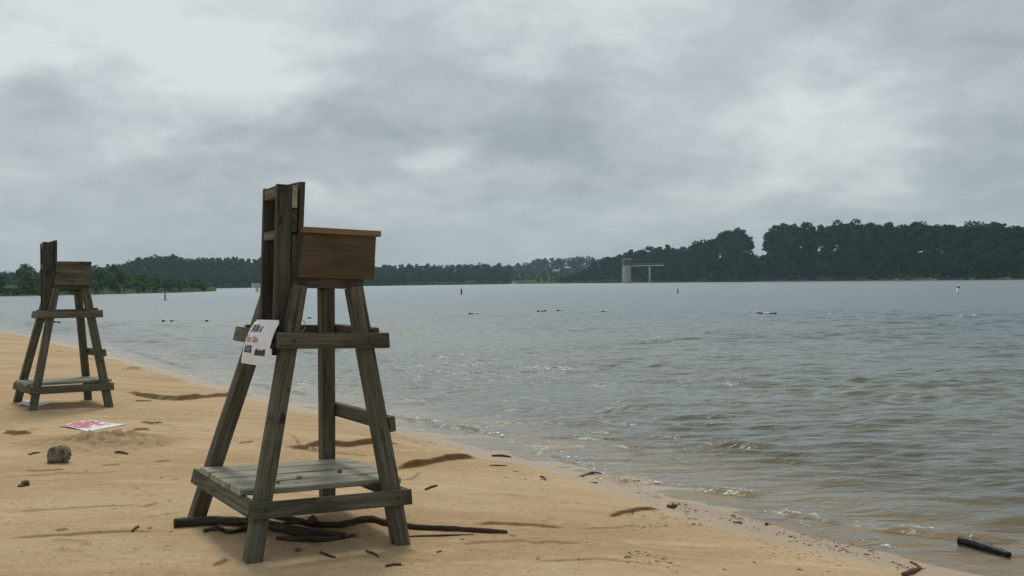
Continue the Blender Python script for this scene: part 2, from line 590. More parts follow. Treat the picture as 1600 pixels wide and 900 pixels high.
M['hill'] = soil_mat('wooded_ground', (.018, .026, .014), (.045, .055, .026))
M['bank'] = soil_mat('bank_soil', (.05, .045, .032), (.12, .10, .075), .5)
M['grass_ground'] = soil_mat('meadow_ground', (.04, .07, .02), (.08, .115, .035), .4)
M['point'] = soil_mat('grassy_ground', (.035, .055, .015), (.075, .10, .03), .4)
M['bed'] = soil_mat('lake_bed_mud', (.10, .085, .06), (.14, .12, .08), .3)

# ------------------------------------------------------------------ sky and sun
SUN_EL, SUN_AZ = 55.0, -11.0
SUN_DIR = Vector((math.sin(rad(SUN_AZ)) * math.cos(rad(SUN_EL)), math.cos(rad(SUN_AZ)) * math.cos(rad(SUN_EL)), math.sin(rad(SUN_EL))))
wd = bpy.data.worlds.new('World'); scene.world = wd; wd.use_nodes = True
t = NT('', wd)
sky = t.n('ShaderNodeTexSky', sky_type='NISHITA', sun_disc=False, sun_elevation=rad(SUN_EL), sun_rotation=math.atan2(SUN_DIR.x, SUN_DIR.y),
          air_density=1.0, dust_density=3.0)
dirv = t.n('ShaderNodeTexCoord').outputs['Generated']
sep = t.n('ShaderNodeSeparateXYZ', {0: dirv})
zc = t.math('ADD', t.math('MAXIMUM', sep.outputs[2], 0.0), .36)
pv = t.n('ShaderNodeCombineXYZ', {0: t.math('DIVIDE', sep.outputs[0], zc), 1: t.math('DIVIDE', sep.outputs[1], zc), 2: 0.0}).outputs[0]
big = t.noise(pv, 1.9, 4, .5, .3)
med = t.noise(t.vmath('ADD', pv, (4.2, 1.7, 0)), 4.6, 6, .55, .3)
fine = t.noise(t.vmath('ADD', pv, (9.2, 3.3, 0)), 13, 6, .6, .2)
val = t.math('ADD', t.math('MULTIPLY', t.math('SUBTRACT', big, .5), .50), t.math('MULTIPLY', t.math('SUBTRACT', med, .5), .72))
val = t.math('ADD', val, t.math('MULTIPLY', t.math('SUBTRACT', fine, .5), .34))
wob = t.n('ShaderNodeTexNoise', {'Vector': pv, 'Scale': 4.5, 'Detail': 5, 'Roughness': .55}).outputs[1]
wv = t.vmath('ADD', dirv, t.vmath('MULTIPLY', t.vmath('SUBTRACT', wob, (.5, .5, .5)), (.20, .20, .16)))


def blob(x, y, rx, ry, amp):
    """a brighter or darker cloud bank in the sky around one direction (radii in photo pixels)"""
    d = ray(x, y); d = d / np.linalg.norm(d)
    hx = np.array([d[1], -d[0], 0]); hx /= np.linalg.norm(hx)
    hz = np.cross(hx, d)
    df = t.vmath('SUBTRACT', wv, tuple(d))
    a = t.math('MULTIPLY', t.vmath('DOT_PRODUCT', df, tuple(hx), 1), FPX / rx)
    b = t.math('MULTIPLY', t.vmath('DOT_PRODUCT', df, tuple(hz), 1), FPX / ry)
    r = t.math('SQRT', t.math('ADD', t.math('MULTIPLY', a, a), t.math('MULTIPLY', b, b)))
    return t.math('MULTIPLY', t.mapr(r, 0, 1, 1, 0), amp)


BLOBS = [(260, 60, 420, 170, .34), (60, 40, 260, 120, .14), (470, 150, 240, 110, .12), (880, 30, 260, 110, .22), (1270, 190, 230, 170, .26), (1330, 270, 160, 90, .10),
         (560, 95, 200, 60, -.10), (720, 200, 330, 120, -.26), (880, 215, 150, 90, -.12), (470, 240, 300, 80, -.14), (60, 170, 200, 110, -.18), (250, 270, 320, 60, -.10),
         (1050, 120, 200, 130, -.02), (1520, 90, 320, 220, -.20), (1560, 290, 300, 80, -.14), (1000, 330, 700, 60, .05), (640, 330, 260, 60, .05),
         (-100, -760, 1400, 640, .45), (700, -1150, 1900, 800, .5)]
for b in BLOBS: val = t.math('ADD', val, blob(*b))
for d_, r_, a_ in (((-1, .15, .35), 1.0, .40), ((.45, -1, .25), 1.35, -.55)):    # unseen sky tones added to shape chair light: brighter left, darker behind
    d_ = np.array(d_) / np.linalg.norm(d_)
    dist_ = t.vmath('LENGTH', t.vmath('SUBTRACT', wv, tuple(d_)), out=1)
    val = t.math('ADD', val, t.math('MULTIPLY', t.mapr(dist_, 0, r_, 1, 0), a_))
cl = t.ramp(t.math('ADD', t.math('MULTIPLY', val, .82), .735),
            [(0.0, (1.98, 2.28, 2.46)), (.25, (2.60, 2.98, 3.18)), (.5, (3.60, 4.06, 4.28)), (.75, (5.05, 5.55, 5.78)), (1.0, (7.2, 7.6, 7.75))])
hz = t.mapr(sep.outputs[2], 0.0, .10, 1, 0)
cl = t.mix(t.math('MULTIPLY', hz, .55), cl, (4.05, 4.60, 4.86))
skyc = t.mix(.93, sky.outputs[0], cl)
bg = t.n('ShaderNodeBackground', {'Color': skyc, 'Strength': .1}).outputs[0]
wo = t.n('ShaderNodeOutputWorld'); t.t.links.new(bg, wo.inputs[0])

sd = bpy.data.lights.new('sun', 'SUN'); sd.energy = 1.5; sd.angle = rad(12); sd.color = (1, .95, .86)
so = bpy.data.objects.new('sun', sd); COL.objects.link(so)
so.rotation_euler = (-SUN_DIR).to_track_quat('-Z', 'Y').to_euler()
so.location = (0, 0, 40)

# ------------------------------------------------------------------ beach and lake
def az_list(fine_half, n, full=180):
    f = np.linspace(-fine_half, fine_half, n)
    r = np.linspace(fine_half, full, 40)[1:]
    return np.radians(np.concatenate([-r[::-1], f, r]))


AZ = az_list(30, 1150, 179.9)
R = np.concatenate([np.geomspace(.4, 4.3, 24)[:-1], np.geomspace(4.3, 20, 1080)[:-1], np.geomspace(20, 130, 220)])
A_, R_ = np.meshgrid(AZ, R)
X = np.sin(A_) * R_; Y = np.cos(A_) * R_
Z, S, D = ground(X.ravel(), Y.ravel())
nse = fbm(X.ravel() * .9, Y.ravel() * .9, 3)
wet = sm(1.25, .15, S + nse * .7)
me = np_mesh('beach', np.stack([X.ravel(), Y.ravel(), Z], 1), grid_faces(*X.shape), {'wet': wet, 'damp_shade': np.clip(D, 0, 1)})
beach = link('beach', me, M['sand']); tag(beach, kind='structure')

CREST = [([(610, 648), (650, 658), (720, 669), (800, 684)], .055, .11), ([(1085, 763), (1130, 768), (1182, 776)], .06, .09), ([(1340, 820), (1440, 832), (1530, 844), (1620, 850)], .07, .11),
         ([(380, 598), (440, 610), (500, 620)], .05, .14), ([(820, 700), (880, 716), (940, 736)], .03, .09), ([(1190, 800), (1260, 808), (1330, 818)], .035, .08), ([(180, 540), (260, 565), (330, 585)], .05, .2)]
CREST = [([at_z(x, y, ZW)[:2] for x, y in pl], a, w) for pl, a, w in CREST]
_wr = np.random.default_rng(11)
WAVES = []
for i in range(110):
    lam = math.exp(_wr.uniform(math.log(.26), math.log(1.7)))
    th = math.radians(-98) + _wr.normal(0, .42)
    WAVES.append((lam, th, _wr.uniform(0, 6.283), (.0027 * lam ** .62) * _wr.uniform(.5, 1.3)))


def water_h(X, Y, step):
    h = np.zeros(X.shape)
    wx = X + fbm(X * .25, Y * .25, 2) * 2.2; wy = Y + fbm(X * .25 + 31, Y * .25, 2) * 2.2
    for lam, th, ph, a in WAVES:
        k = 6.28318 / lam
        f = np.clip((lam / step - 2.5) / 2.5, 0, 1)
        if f.max() <= 0: continue
        q = np.sin((wx * math.cos(th) + wy * math.sin(th)) * k + ph)
        h += a * f * q
    gust = .55 + .9 * vnoise(X * .12 + 3, Y * .18 + 8)
    return h * gust


def crest_h(X, Y):
    h = np.zeros(X.shape)
    for pl, a, w in CREST:
        P = np.array(pl); lo = P.min(0) - 1; hi = P.max(0) + 1
        m = (X > lo[0]) & (X < hi[0]) & (Y > lo[1]) & (Y < hi[1])
        if not m.any(): continue
        x = X[m]; y = Y[m]; x2 = x + fbm(x * 2, y * 2, 2) * .15; y2 = y + fbm(x * 2 + 9, y * 2, 2) * .25
        L = [np.linalg.norm(b - c) for c, b in zip(pl[:-1], pl[1:])]; tot = sum(L); acc = 0
        best = np.full(x.shape, 1e9); sg = np.ones(x.shape); tt = np.zeros(x.shape)
        for (p, q), l in zip(zip(pl[:-1], pl[1:]), L):
            d, tq, c = seg_dist(x2, y2, p, q); k = d < best
            best = np.where(k, d, best); sg = np.where(k, np.sign(c), sg); tt = np.where(k, (acc + tq * l) / tot, tt); acc += l
        sd_ = best * sg
        prof = np.where(sd_ < 0, np.exp(-(sd_ / (w * .45)) ** 2), np.exp(-(sd_ / (w * 1.9)) ** 2))
        h[m] += a * .62 * prof * sm(0, .25, tt) * sm(0, .25, 1 - tt) * (.6 + .7 * vnoise(x * 3, y * 3))
    return h


def water_z(X, Y, step):
    s = shore_s(X, Y)
    calm = sm(.15, -2.2, s) * .85 + .1
    return ZW + water_h(X, Y, step) * calm + crest_h(X, Y), s


AZ = np.radians(np.concatenate([np.linspace(-100, -31, 30)[:-1], np.linspace(-31, 33, 1050), np.linspace(33, 110, 34)[1:]]))
R = np.concatenate([np.geomspace(5.2, 60, 900)[:-1], np.geomspace(60, 900, 220)])
A_, R_ = np.meshgrid(AZ, R)
X = (np.sin(A_) * R_).ravel(); Y = (np.cos(A_) * R_).ravel()
step = np.maximum(R_.ravel() * .0030, .012)
Zw, S = water_z(X, Y, step)
zg = base_h(X, Y, S)
depth = np.maximum(Zw - zg, 0)
F = grid_faces(*A_.shape)
keep = (S[F].min(1) < 1.2)
F = F[keep]
used = np.zeros(len(X), bool); used[F.ravel()] = True
remap = np.cumsum(used) - 1
me = np_mesh('lake_water', np.stack([X, Y, Zw], 1)[used], remap[F], {'depth': depth[used]})
lake = link('lake_water', me, M['water']); tag(lake, kind='structure')

v = [(-1350, -90, -2.9), (1350, -90, -2.9), (1350, 1420, -2.9), (-1350, 1420, -2.9)]
lb = link('lake_bed', np_mesh('lake_bed', v, [(0, 1, 2, 3)]), M['bed']); tag(lb, kind='structure')


def water_pt(x, y):
    p = at_z(x, y, ZW)
    z, _ = water_z(np.array([p[0]]), np.array([p[1]]), np.array([max(np.hypot(p[0], p[1]) * .003, .012)]))
    return np.array([p[0], p[1], float(z[0])])


# ------------------------------------------------------------------ lifeguard chairs
B0, B1, W0_, W1_, DU, DV, HL = .886, .334, 1.129, .416, .347, .329, 1.548


def legp(n, h):
    i, j = dict(A=(0, 0), B=(1, 0), C=(0, 1), D=(1, 1))[n]
    k = h / HL
    return Vector((B0 * i + (DU + B1 * i - B0 * i) * k, W0_ * j + (DV + W1_ * j - W0_ * j) * k, h))


def make_chair(name, origin, yaw, ty, tx, label, seed, second=False):
    root = empty(name, origin)
    u = Vector((math.cos(yaw), math.sin(yaw), -ty)).normalized()
    vv = Vector((-math.sin(yaw), math.cos(yaw), tx)); w = u.cross(vv).normalized(); vv = w.cross(u)
    root.matrix_world = Matrix(((u.x, vv.x, w.x, origin[0]), (u.y, vv.y, w.y, origin[1]), (u.z, vv.z, w.z, origin[2]), (0, 0, 0, 1)))
    tag(root, label, 'lifeguard chair', 'lifeguard chairs on the sand')
    hl = .0445
    for n in 'ABCD':
        m = MB(seed + ord(n)); top = 1.50
        m.beam(legp(n, -.10), legp(n, top), (1, 0, 0), .089, .089, .006, .001, 6)
        m.build('leg', M['leg'], root)
    # rails: AB and CD run along u on the outer faces, AC and DB along v
    for lvl, full in ((1.19, True), (.285, False)):
        a, b, c, d = (legp(n, lvl) for n in 'ABCD')
        hr = .089 if lvl > 1 else .09
        ov = .045 + .02; ex = .11 if full else .13
        lean = Vector((0, DV / HL, 1))
        m = MB(seed + 20 + int(lvl * 9)); y = a.y - hl - .021
        m.beam((a.x - hl - .045, y, lvl), (b.x + hl + (.088 if full else .045), y, lvl), lean, hr, .038); rl = m.build('rail', M['rail'], root)
        for bx in (a.x, b.x):
            m = MB(1); m.lathe([(.009, -.004), (.009, .005), (.004, .007)], n=8); bo = m.build('bolt', M['bolt'], rl); bo.location = (bx, y - .0195, lvl); bo.rotation_euler = (math.pi / 2, 0, 0)
        m = MB(seed + 31 + int(lvl * 9)); x = a.x - hl - .021
        m.beam((x, a.y - hl - .001, lvl + .004), (x, c.y + hl + (.13 if full else .05), lvl + .004), (DU / HL, 0, 1), hr, .038); m.build('rail', M['leg'], root)
        m = MB(seed + 42 + int(lvl * 9)); x = b.x + hl + .021
        m.beam((x, b.y - hl - .001, lvl + .03 * full), (x, d.y + hl + .02, lvl + .03 * full), ((DU + B1 - B0) / HL, 0, 1), hr, .038); m.build('rail', M['rail'], root)
        if full:
            m = MB(seed + 53); y = c.y + hl + .021
            m.beam((c.x - hl, y, lvl + .02), (d.x + hl, y, lvl + .02), lean, hr, .038); m.build('rail', M['rail'], root)
    # climbing step between the two front legs
    b, d = legp('B', .70), legp('D', .70)
    m = MB(seed + 61); x = b.x + hl + .021
    m.beam((x, b.y - hl - .01, .70), (x, d.y + hl, .70), ((DU + B1 - B0) / HL, 0, 1), .089, .038); m.build('step', M['rail'], root)
    # foot platform: four planks lying on the lower rails
    m = MB(seed + 70)
    z = .285 + .045 + .021
    x0, x1 = legp('A', .33).x - hl - .045, legp('B', .33).x + hl + .075
    for i in range(4):
        y0 = .165 + i * .209
        j = m.rng.uniform(-.008, .008)
        m.beam((x0 + j, y0 + .1, z + m.rng.uniform(-.002, .002)), (x1 + j, y0 + .1, z + m.rng.uniform(-.002, .002)), (0, 1, 0), .187 + m.rng.uniform(-.003, .003), .034, .006, .0025, 6)
    m.build('platform', M['plank'], root)
    # seat
    m = MB(seed + 80)
    m.box((.30, .285, 1.492), (.735, .325, 1.55)); m.box((.30, .75, 1.492), (.735, .79, 1.55)); m.box((.695, .327, 1.494), (.735, .748, 1.55)); m.box((.30, .327, 1.494), (.34, .748, 1.55))
    m.build('seat_frame', M['back'], root)
    m = MB(seed + 81); m.box((.33, .30, 1.553), (.79 if not second else .74, .775, 1.578)); m.build('seat', M['box'], root)
    boxm = M['leg'] if second else M['box']
    xe = .745 if second else .797
    for y in (.268, .780):
        m = MB(seed + 82 + int(y * 10))
        for z0, z1 in ((1.552, 1.6815), (1.683, 1.808)):
            k0 = (z0 - 1.55) * .10; k1 = (z1 - 1.55) * .10
            m.prism(True, [[(.318 + k0, y, z0), (.318 + k0, y + .026, z0), (.318 + k1, y + .026, z1), (.318 + k1, y, z1)],
                           [(xe + k0 * .15, y, z0), (xe + k0 * .15, y + .026, z0), (xe + k1 * .2, y + .026, z1), (xe + k1 * .2, y, z1)]], (1, 0, 0))
        m.box((.345, y + .0265 if y < .5 else y - .0125, 1.60), (xe - .002, y + .0385 if y < .5 else y - .0005, 1.80))
        p = m.build('side_panel', boxm, root)
        m = MB(seed + 90); m.box((.335 if not second else .33, y - .016, 1.811), (xe + (.031 if not second else .006), y + .088, 1.846) if y < .5 else (xe + .031, y + .040, 1.846), bev=.004)
        if y > .5: pass
        m.build('armrest', M['cap'] if not second else M['leg'], p)
    # back: two posts, two crosspieces, cross planks and front boards
    ptop = 2.085
    for y, x in ((.319, .240), (.645, .272)):
        m = MB(seed + 100 + int(y * 10)); m.beam((x, y, 1.10 if y < .5 else 1.12), (x, y, ptop), (1, 0, 0), .090, .038, .004, .0008, 6); m.build('back_post', M['back'], root)
    for z in (2.045, 1.795):
        m = MB(seed + 110 + int(z * 10)); m.beam((.215, .339, z), (.247, .625, z), (0, 0, 1), .07 if z > 2 else .05, .036); m.build('back_crosspiece', M['rail'], root)
    for i, z in enumerate((2.02, 1.88, 1.74, 1.62)):
        m = MB(seed + 120 + i)
        m.beam((.300 + .003 * i, .302 + .004 * (i % 2), z), (.326 + .002 * i, .665, z), (0, 0, 1), .132, .030)
        m.build('back_batten', M['plank'] if i == 0 and not second else M['back'], root)
    m = MB(seed + 130)
    for y in (.296, .480):
        m.beam((.338, y + .09, 1.585), (.346, y + .09, 2.108), (0, 1, 0), .180, .030, .006)
    m.build('backrest', M['back'], root)
    return root


CH1 = (-1.416, 5.49, 0.0)
chair1 = make_chair('lifeguard_chair', CH1, .562, .038, .008, 'large weathered wooden lifeguard chair in the foreground with brown box seat and a paper sign', 1)
chair2 = make_chair('lifeguard_chair', (-5.734, 12.176, -.011), .608, .01, -.025, 'smaller looking grey wooden lifeguard chair further off at left edge of beach', 500, True)
bpy.context.view_layer.update()
MW1 = chair1.matrix_world.copy()


def loc1(a, b, h):
    return MW1 @ Vector((a, b, h))


# small fittings of the near chair
m = MB(3); m.box((.176, .646, 1.487), (.228, .664, 1.507), bev=.006); m.box((.196, .650, 1.462), (.214, .660, 1.486), bev=.003)
m.box((.172, .651, 1.508), (.232, .659, 1.513), bev=.002); m.build('rope_cleat', M['white_plastic'], chair1)
m = MB(4); cx = legp('A', 1.27)
m.tube([(cx.x + .047 + .028 * math.sin(a), cx.y - .03, 1.275 + .035 * math.cos(a)) for a in np.linspace(0, 6.0, 14)], [.0022] * 14, 6)
m.build('wire_loop', M['wire'], chair1)


# ------------------------------------------------------------------ sign on the near chair
def sheet(rows_v, rows_h):
    pass


def sign_pt(a, b, off=0.0):
    """a 0..1 left to right (far to near), b 0..1 bottom to top, in chair coordinates; the sheet leans with the legs and bows at the top"""
    vL = .685 - .06 * b ** 1.5; vR = .222 - .02 * b
    vc = vL + (vR - vL) * a
    h = 1.034 + .010 * a + .262 * b
    bow = .014 * math.sin(math.pi * min(1, max(0, b))) + .010 * math.sin(math.pi * a)
    u_ = .176 + .225 * (h - 1.19) - bow - .012 + .10 * max(0, b - .70) ** 2
    return loc1(u_ - off, vc + .0, h)


sg = empty('warning_sign', tuple(sign_pt(.5, 0)))
tag(sg, 'white sign reading SWIM at Your Own RISK on the rail of the near chair', 'sign')
sg_inv = Matrix.Translation(-sg.location)


def bent_sheet(name, polys, mat, off, thick=0.0):
    bm = bmesh.new()
    for poly in polys:
        vs = [bm.verts.new(sg_inv @ sign_pt(x, y, off)) for x, y in poly]
        bm.faces.new(vs)
    if thick:
        bmesh.ops.remove_doubles(bm, verts=bm.verts, dist=1e-5)
        bmesh.ops.solidify(bm, geom=bm.faces[:], thickness=thick)
    for f in bm.faces: f.smooth = False
    me = bpy.data.meshes.new(name); bm.to_mesh(me); bm.free()
    return link(name, me, mat, sg)


NS = 14
g = []
for i in range(NS):
    for j in range(NS):
        a0, a1, b0, b1 = i / NS, (i + 1) / NS, j / NS, (j + 1) / NS
        if j == NS - 1 and i in (0, NS - 1):           # rounded top corners
            g.append([(a0, b0), (a1, b0), (a1, b1)] if i == 0 else [(a0, b0), (a1, b0), (a0, b1)])
        else: g.append([(a0, b0), (a1, b0), (a1, b1), (a0, b1)])
bent_sheet('sign_sheet', g, M['white_sign'], 0, .0015)


def stroke(pts, w):
    out = []
    for (x0, y0), (x1, y1) in zip(pts[:-1], pts[1:]):
        dx, dy = x1 - x0, y1 - y0; l = math.hypot(dx, dy) or 1
        nx, ny = -dy / l * w / 2, dx / l * w / 2; ex, ey = dx / l * w * .2, dy / l * w * .2
        out.append([(x0 - ex + nx, y0 - ey + ny), (x0 - ex - nx, y0 - ey - ny), (x1 + ex - nx, y1 + ey - ny), (x1 + ex + nx, y1 + ey + ny)])
    return out


TK, TN = .22, .11
GL = {  # letters in a box of height 1: (width, [(polyline, thickness)])
    'S': (.62, [([(.56, .80), (.50, .95), (.30, 1), (.10, .92), (.06, .75), (.15, .60), (.48, .44), (.57, .28), (.50, .08), (.30, 0), (.10, .06), (.04, .22)], .17)]),
    'W': (1.1, [([(.10, 1), (.32, 0)], TK), ([(.32, 0), (.55, .9)], TN), ([(.55, .9), (.78, 0)], TK), ([(.78, 0), (1.0, 1)], TN), ([(0, 1), (.22, 1)], TN), ([(.88, 1), (1.1, 1)], TN)]),
    'I': (.42, [([(.21, 0), (.21, 1)], TK), ([(.02, 0), (.40, 0)], TN), ([(.02, 1), (.40, 1)], TN)]),
    'M': (1.0, [([(.16, 0), (.16, 1)], TN), ([(.16, 1), (.50, .1)], TK), ([(.50, .1), (.84, 1)], TN), ([(.84, 1), (.84, 0)], TK), ([(0, 0), (.3, 0)], TN), ([(.68, 0), (1, 0)], TN)]),
    'a': (.58, [([(.10, .55), (.25, .66), (.40, .58), (.40, .06)], .16), ([(.40, .38), (.15, .32), (.08, .15), (.2, .02), (.40, .14)], .13), ([(.40, .06), (.55, .02)], TN)]),
    't': (.42, [([(.2, .92), (.2, .1), (.4, .03)], .18), ([(.02, .64), (.4, .64)], TN)]),
    'Y': (.86, [([(.12, 1), (.43, .48)], .18), ([(.74, 1), (.43, .48)], TN), ([(.43, .48), (.43, 0)], .18), ([(.0, 1), (.26, 1)], TN), ([(.6, 1), (.86, 1)], TN), ([(.28, 0), (.58, 0)], TN)]),
    'o': (.58, [([(.29, .66), (.10, .52), (.10, .14), (.29, 0), (.48, .14), (.48, .52), (.29, .66)], .15)]),
    'u': (.62, [([(.12, .65), (.12, .12), (.26, .0), (.46, .14)], .16), ([(.46, .65), (.46, .0)], .16)]),
    'r': (.46, [([(.14, .65), (.14, 0)], .17), ([(.14, .48), (.28, .64), (.42, .58)], .13)]),
    'O': (.86, [([(.43, 1), (.16, .82), (.09, .5), (.16, .18), (.43, 0), (.70, .18), (.77, .5), (.70, .82), (.43, 1)], .17)]),
    'w': (.86, [([(.08, .65), (.24, 0)], .17), ([(.24, 0), (.43, .6)], TN), ([(.43, .6), (.60, 0)], .17), ([(.60, 0), (.78, .65)], TN)]),
    'n': (.62, [([(.12, .65), (.12, 0)], .17), ([(.12, .48), (.30, .66), (.46, .54), (.46, 0)], .15)]),
    'R': (.80, [([(.16, 0), (.16, 1)], TK), ([(.16, 1), (.52, .96), (.60, .76), (.50, .56), (.16, .52)], .14), ([(.38, .52), (.70, 0)], TK), ([(0, 0), (.34, 0)], TN)]),
    'K': (.82, [([(.16, 0), (.16, 1)], TK), ([(.70, 1), (.20, .45)], TN), ([(.34, .58), (.70, 0)], TK), ([(0, 0), (.34, 0)], TN), ([(0, 1), (.34, 1)], TN), ([(.56, 0), (.82, 0)], TN)]),
}


def word(s, x, y, h, wscale, slant=0.0, grow=1.0):
    polys = []
    for ch in s:
        if ch == ' ': x += .4 * wscale; continue
        w, st = GL[ch]
        for pl, tk in st:
            q = stroke(pl, tk * grow)
            for p in q: polys.append([(x + (px + slant * py) * wscale, y + py * h) for px, py in p])
        x += (w + .10) * wscale
    return polys


bent_sheet('black_lettering', word('SWIM at', .09, .735, .145, .094, 0.02, 1.1), M['ink_black'], .0028)
bent_sheet('red_lettering', word('Your', .03, .50, .145, .090, .10, 1.0), M['ink_red'], .0028)
bent_sheet('red_lettering', word('Own', .325, .495, .145, .090, .10, 1.0), M['ink_red'], .0028)
bent_sheet('black_lettering', word('RISK', .085, .265, .145, .112, 0, 1.15), M['ink_black'], .0028)
# small black emblem with three peaks along its top edge
bent_sheet('emblem', [[(.55, .215), (.89, .215), (.89, .315), (.55, .315)], [(.55, .315), (.67, .315), (.60, .372)], [(.65, .315), (.80, .315), (.72, .352)], [(.77, .315), (.89, .315), (.86, .376)]], M['ink_black'], .0028)


# ------------------------------------------------------------------ signs lying on the sand
def flat_sign(name, corners, mat, label, cat, lift=.012, n=10):
    P = [px_ground(*c) for c in corners]
    c0 = sum(P) / 4
    root = empty(name, tuple(c0)); tag(root, label, cat)

    def pt(a, b, o=0):
        p = (P[0] * (1 - a) + P[1] * a) * (1 - b) + (P[3] * (1 - a) + P[2] * a) * b
        z = c0[2] + lift + .012 * math.sin(a * 4 + b * 2) + o
        z = max(z, gz(p[0], p[1]) + .004 + o)
        return Vector((p[0], p[1], z)) - Vector(c0)
    bm = bmesh.new()
    for i in range(n):
        for j in range(n):
            bm.faces.new([bm.verts.new(pt(x / n, y / n)) for x, y in ((i, j), (i + 1, j), (i + 1, j + 1), (i, j + 1))])
    bmesh.ops.remove_doubles(bm, verts=bm.verts, dist=1e-5)
    bmesh.ops.recalc_face_normals(bm, faces=bm.faces)
    bmesh.ops.solidify(bm, geom=bm.faces[:], thickness=.003)
    me = bpy.data.meshes.new('sign_sheet'); bm.to_mesh(me); bm.free()
    link('sign_sheet', me, mat, root)
    return root, pt


fs, pt = flat_sign('fallen_sign', [(91, 667), (138, 675), (199, 664), (140, 661)], M['white_sign'],
                   'red and white printed sign lying flat on the sand in front of far lifeguard chair', 'sign')


def flat_patch(polys, mat, name, root, pt):
    bm = bmesh.new()
    for p in polys: bm.faces.new([bm.verts.new(pt(x, y, .005)) for x, y in p])
    bmesh.ops.subdivide_edges(bm, edges=bm.edges[:], cuts=3, use_grid_fill=True)
    for v_ in bm.verts: pass
    me = bpy.data.meshes.new(name); bm.to_mesh(me); bm.free()
    link(name, me, mat, root)


rp = []
_q = random.Random(5)
for i in range(8):
    for j in range(6):
        x0 = .05 + i * .079; y0 = .05 + j * .15
        solid = (i, j) in ((2, 1), (3, 1), (2, 2), (6, 1), (7, 1), (6, 0), (3, 4), (4, 4), (3, 5)) 
        if solid or _q.random() < .86:
            w_ = .079 if solid else _q.uniform(.045, .075); h_ = .149 if solid else _q.uniform(.07, .14)
            rp.append([(x0, y0), (x0 + w_, y0), (x0 + w_, y0 + h_), (x0, y0 + h_)])
flat_patch(rp, M['sign_red'], 'red_print', fs, pt)
flat_sign('blank_sign', [(26, 633), (52, 637), (82, 631), (42, 628)], M['white_sign'], 'plain white sheet lying on the sand beneath the far lifeguard chair', 'sign')


# ------------------------------------------------------------------ rocks, driftwood and sticks
def rock(name, px, py, w, h, mat, label, cat, seed, flat=False):
    p = px_ground(px, py)
    s = float(np.linalg.norm(np.array(p) - CO)) / FPX
    bm = bmesh.new(); bmesh.ops.create_icosphere(bm, subdivisions=4, radius=1)
    r = np.random.default_rng(seed)
    cuts = [(Vector(r.normal(size=3)).normalized(), r.uniform(.55, .85)) for _ in range(9)]
    for v_ in bm.verts:
        c = v_.co.copy()
        for nrm, d in cuts:
            e = c.dot(nrm) - d
            if e > 0: c -= nrm * e * .9
        c *= 1 + .08 * math.sin(c.x * 7 + seed) * math.sin(c.y * 6 + c.z * 3) + .05 * math.sin(c.z * 15 + c.x * 11) * math.sin(c.y * 13) + .03 * r.normal()
        v_.co = Vector((c.x * w * s / 1.5, c.y * w * s / 1.6, (c.z + .55) * h * s / 1.45))
    for f in bm.faces: f.smooth = True
    me = bpy.data.meshes.new(name); bm.to_mesh(me); bm.free()
    o = link(name, me, mat); o.location = p; o.rotation_euler = (0, 0, seed)
    return tag(o, label, cat)


rock('rock', 90, 722, 27, 24, M['rock'], 'fist shaped grey rock sitting alone on the sand at left', 'rock', 3)
rock('stone', 40, 759, 10, 7, M['brown_rock'], 'small reddish brown stone on the sand below the grey rock', 'stone', 5)
rock('stone', 34, 760, 8, 4, M['brown_rock'], 'flat dark brown pebble touching the small reddish brown stone', 'stone', 6)
rock('stone', 488, 822, 13, 15, M['rock'], 'small grey stone beside the dark branch under the near lifeguard chair', 'stone', 8)
rock('stone', 1198, 820, 5, 4, M['brown_rock'], 'tiny dark stone near the waterline at lower right', 'stone', 9)
rock('stone', 466, 861, 8, 5, M['rock'], 'pale pebble on shaded sand under the near lifeguard chair', 'stone', 10)


def log(name, pts, rads, mat, label, cat, seed=0, lift=.6, n=9, rough=.12, knots=(), branch=()):
    """a bent limb lying on the ground; pts in photo pixels, rads in metres"""
    Q = []
    P = [px_ground(*p) for p in pts]
    for p, r in zip(P, rads):
        if p[2] < ZW:
            w_ = at_z(*pts[len(Q)], ZW); p = np.array([w_[0], w_[1], ZW])
        Q.append(Vector((p[0], p[1], p[2] + r * lift)))
    o3 = Q[0].copy()
    # smooth by Catmull-Rom
    C, Rr = [], []
    for i in range(len(Q) - 1):
        p0, p1, p2, p3 = Q[max(i - 1, 0)], Q[i], Q[i + 1], Q[min(i + 2, len(Q) - 1)]
        for k in range(5):
            s = k / 5
            C.append(.5 * ((2 * p1) + (p2 - p0) * s + (2 * p0 - 5 * p1 + 4 * p2 - p3) * s * s + (3 * p1 - p0 - 3 * p2 + p3) * s ** 3)); Rr.append(rads[i] + (rads[i + 1] - rads[i]) * s)
    C.append(Q[-1]); Rr.append(rads[-1])
    m = MB(seed)
    m.tube([c - o3 for c in C], Rr, n, rough)
    for k, r in knots:
        c = C[int(k * (len(C) - 1))] - o3
        m.tube([c, c + Vector((0, -.2, .8)) * r, c + Vector((.1, -.3, 1.6)) * r], [r * .9, r * .8, r * .35], 7, .15)
    for k, d, ln, r in branch:
        c = C[int(k * (len(C) - 1))] - o3
        d = Vector(d).normalized()
        m.tube([c, c + d * ln * .4 + Vector((0, .01, .008)), c + d * ln * .75 + Vector((.01, -.01, 0)), c + d * ln], [r, r * .8, r * .6, r * .25], 6, .12)
    o = m.build(name, mat); o.location = o3
    return tag(o, label, cat)


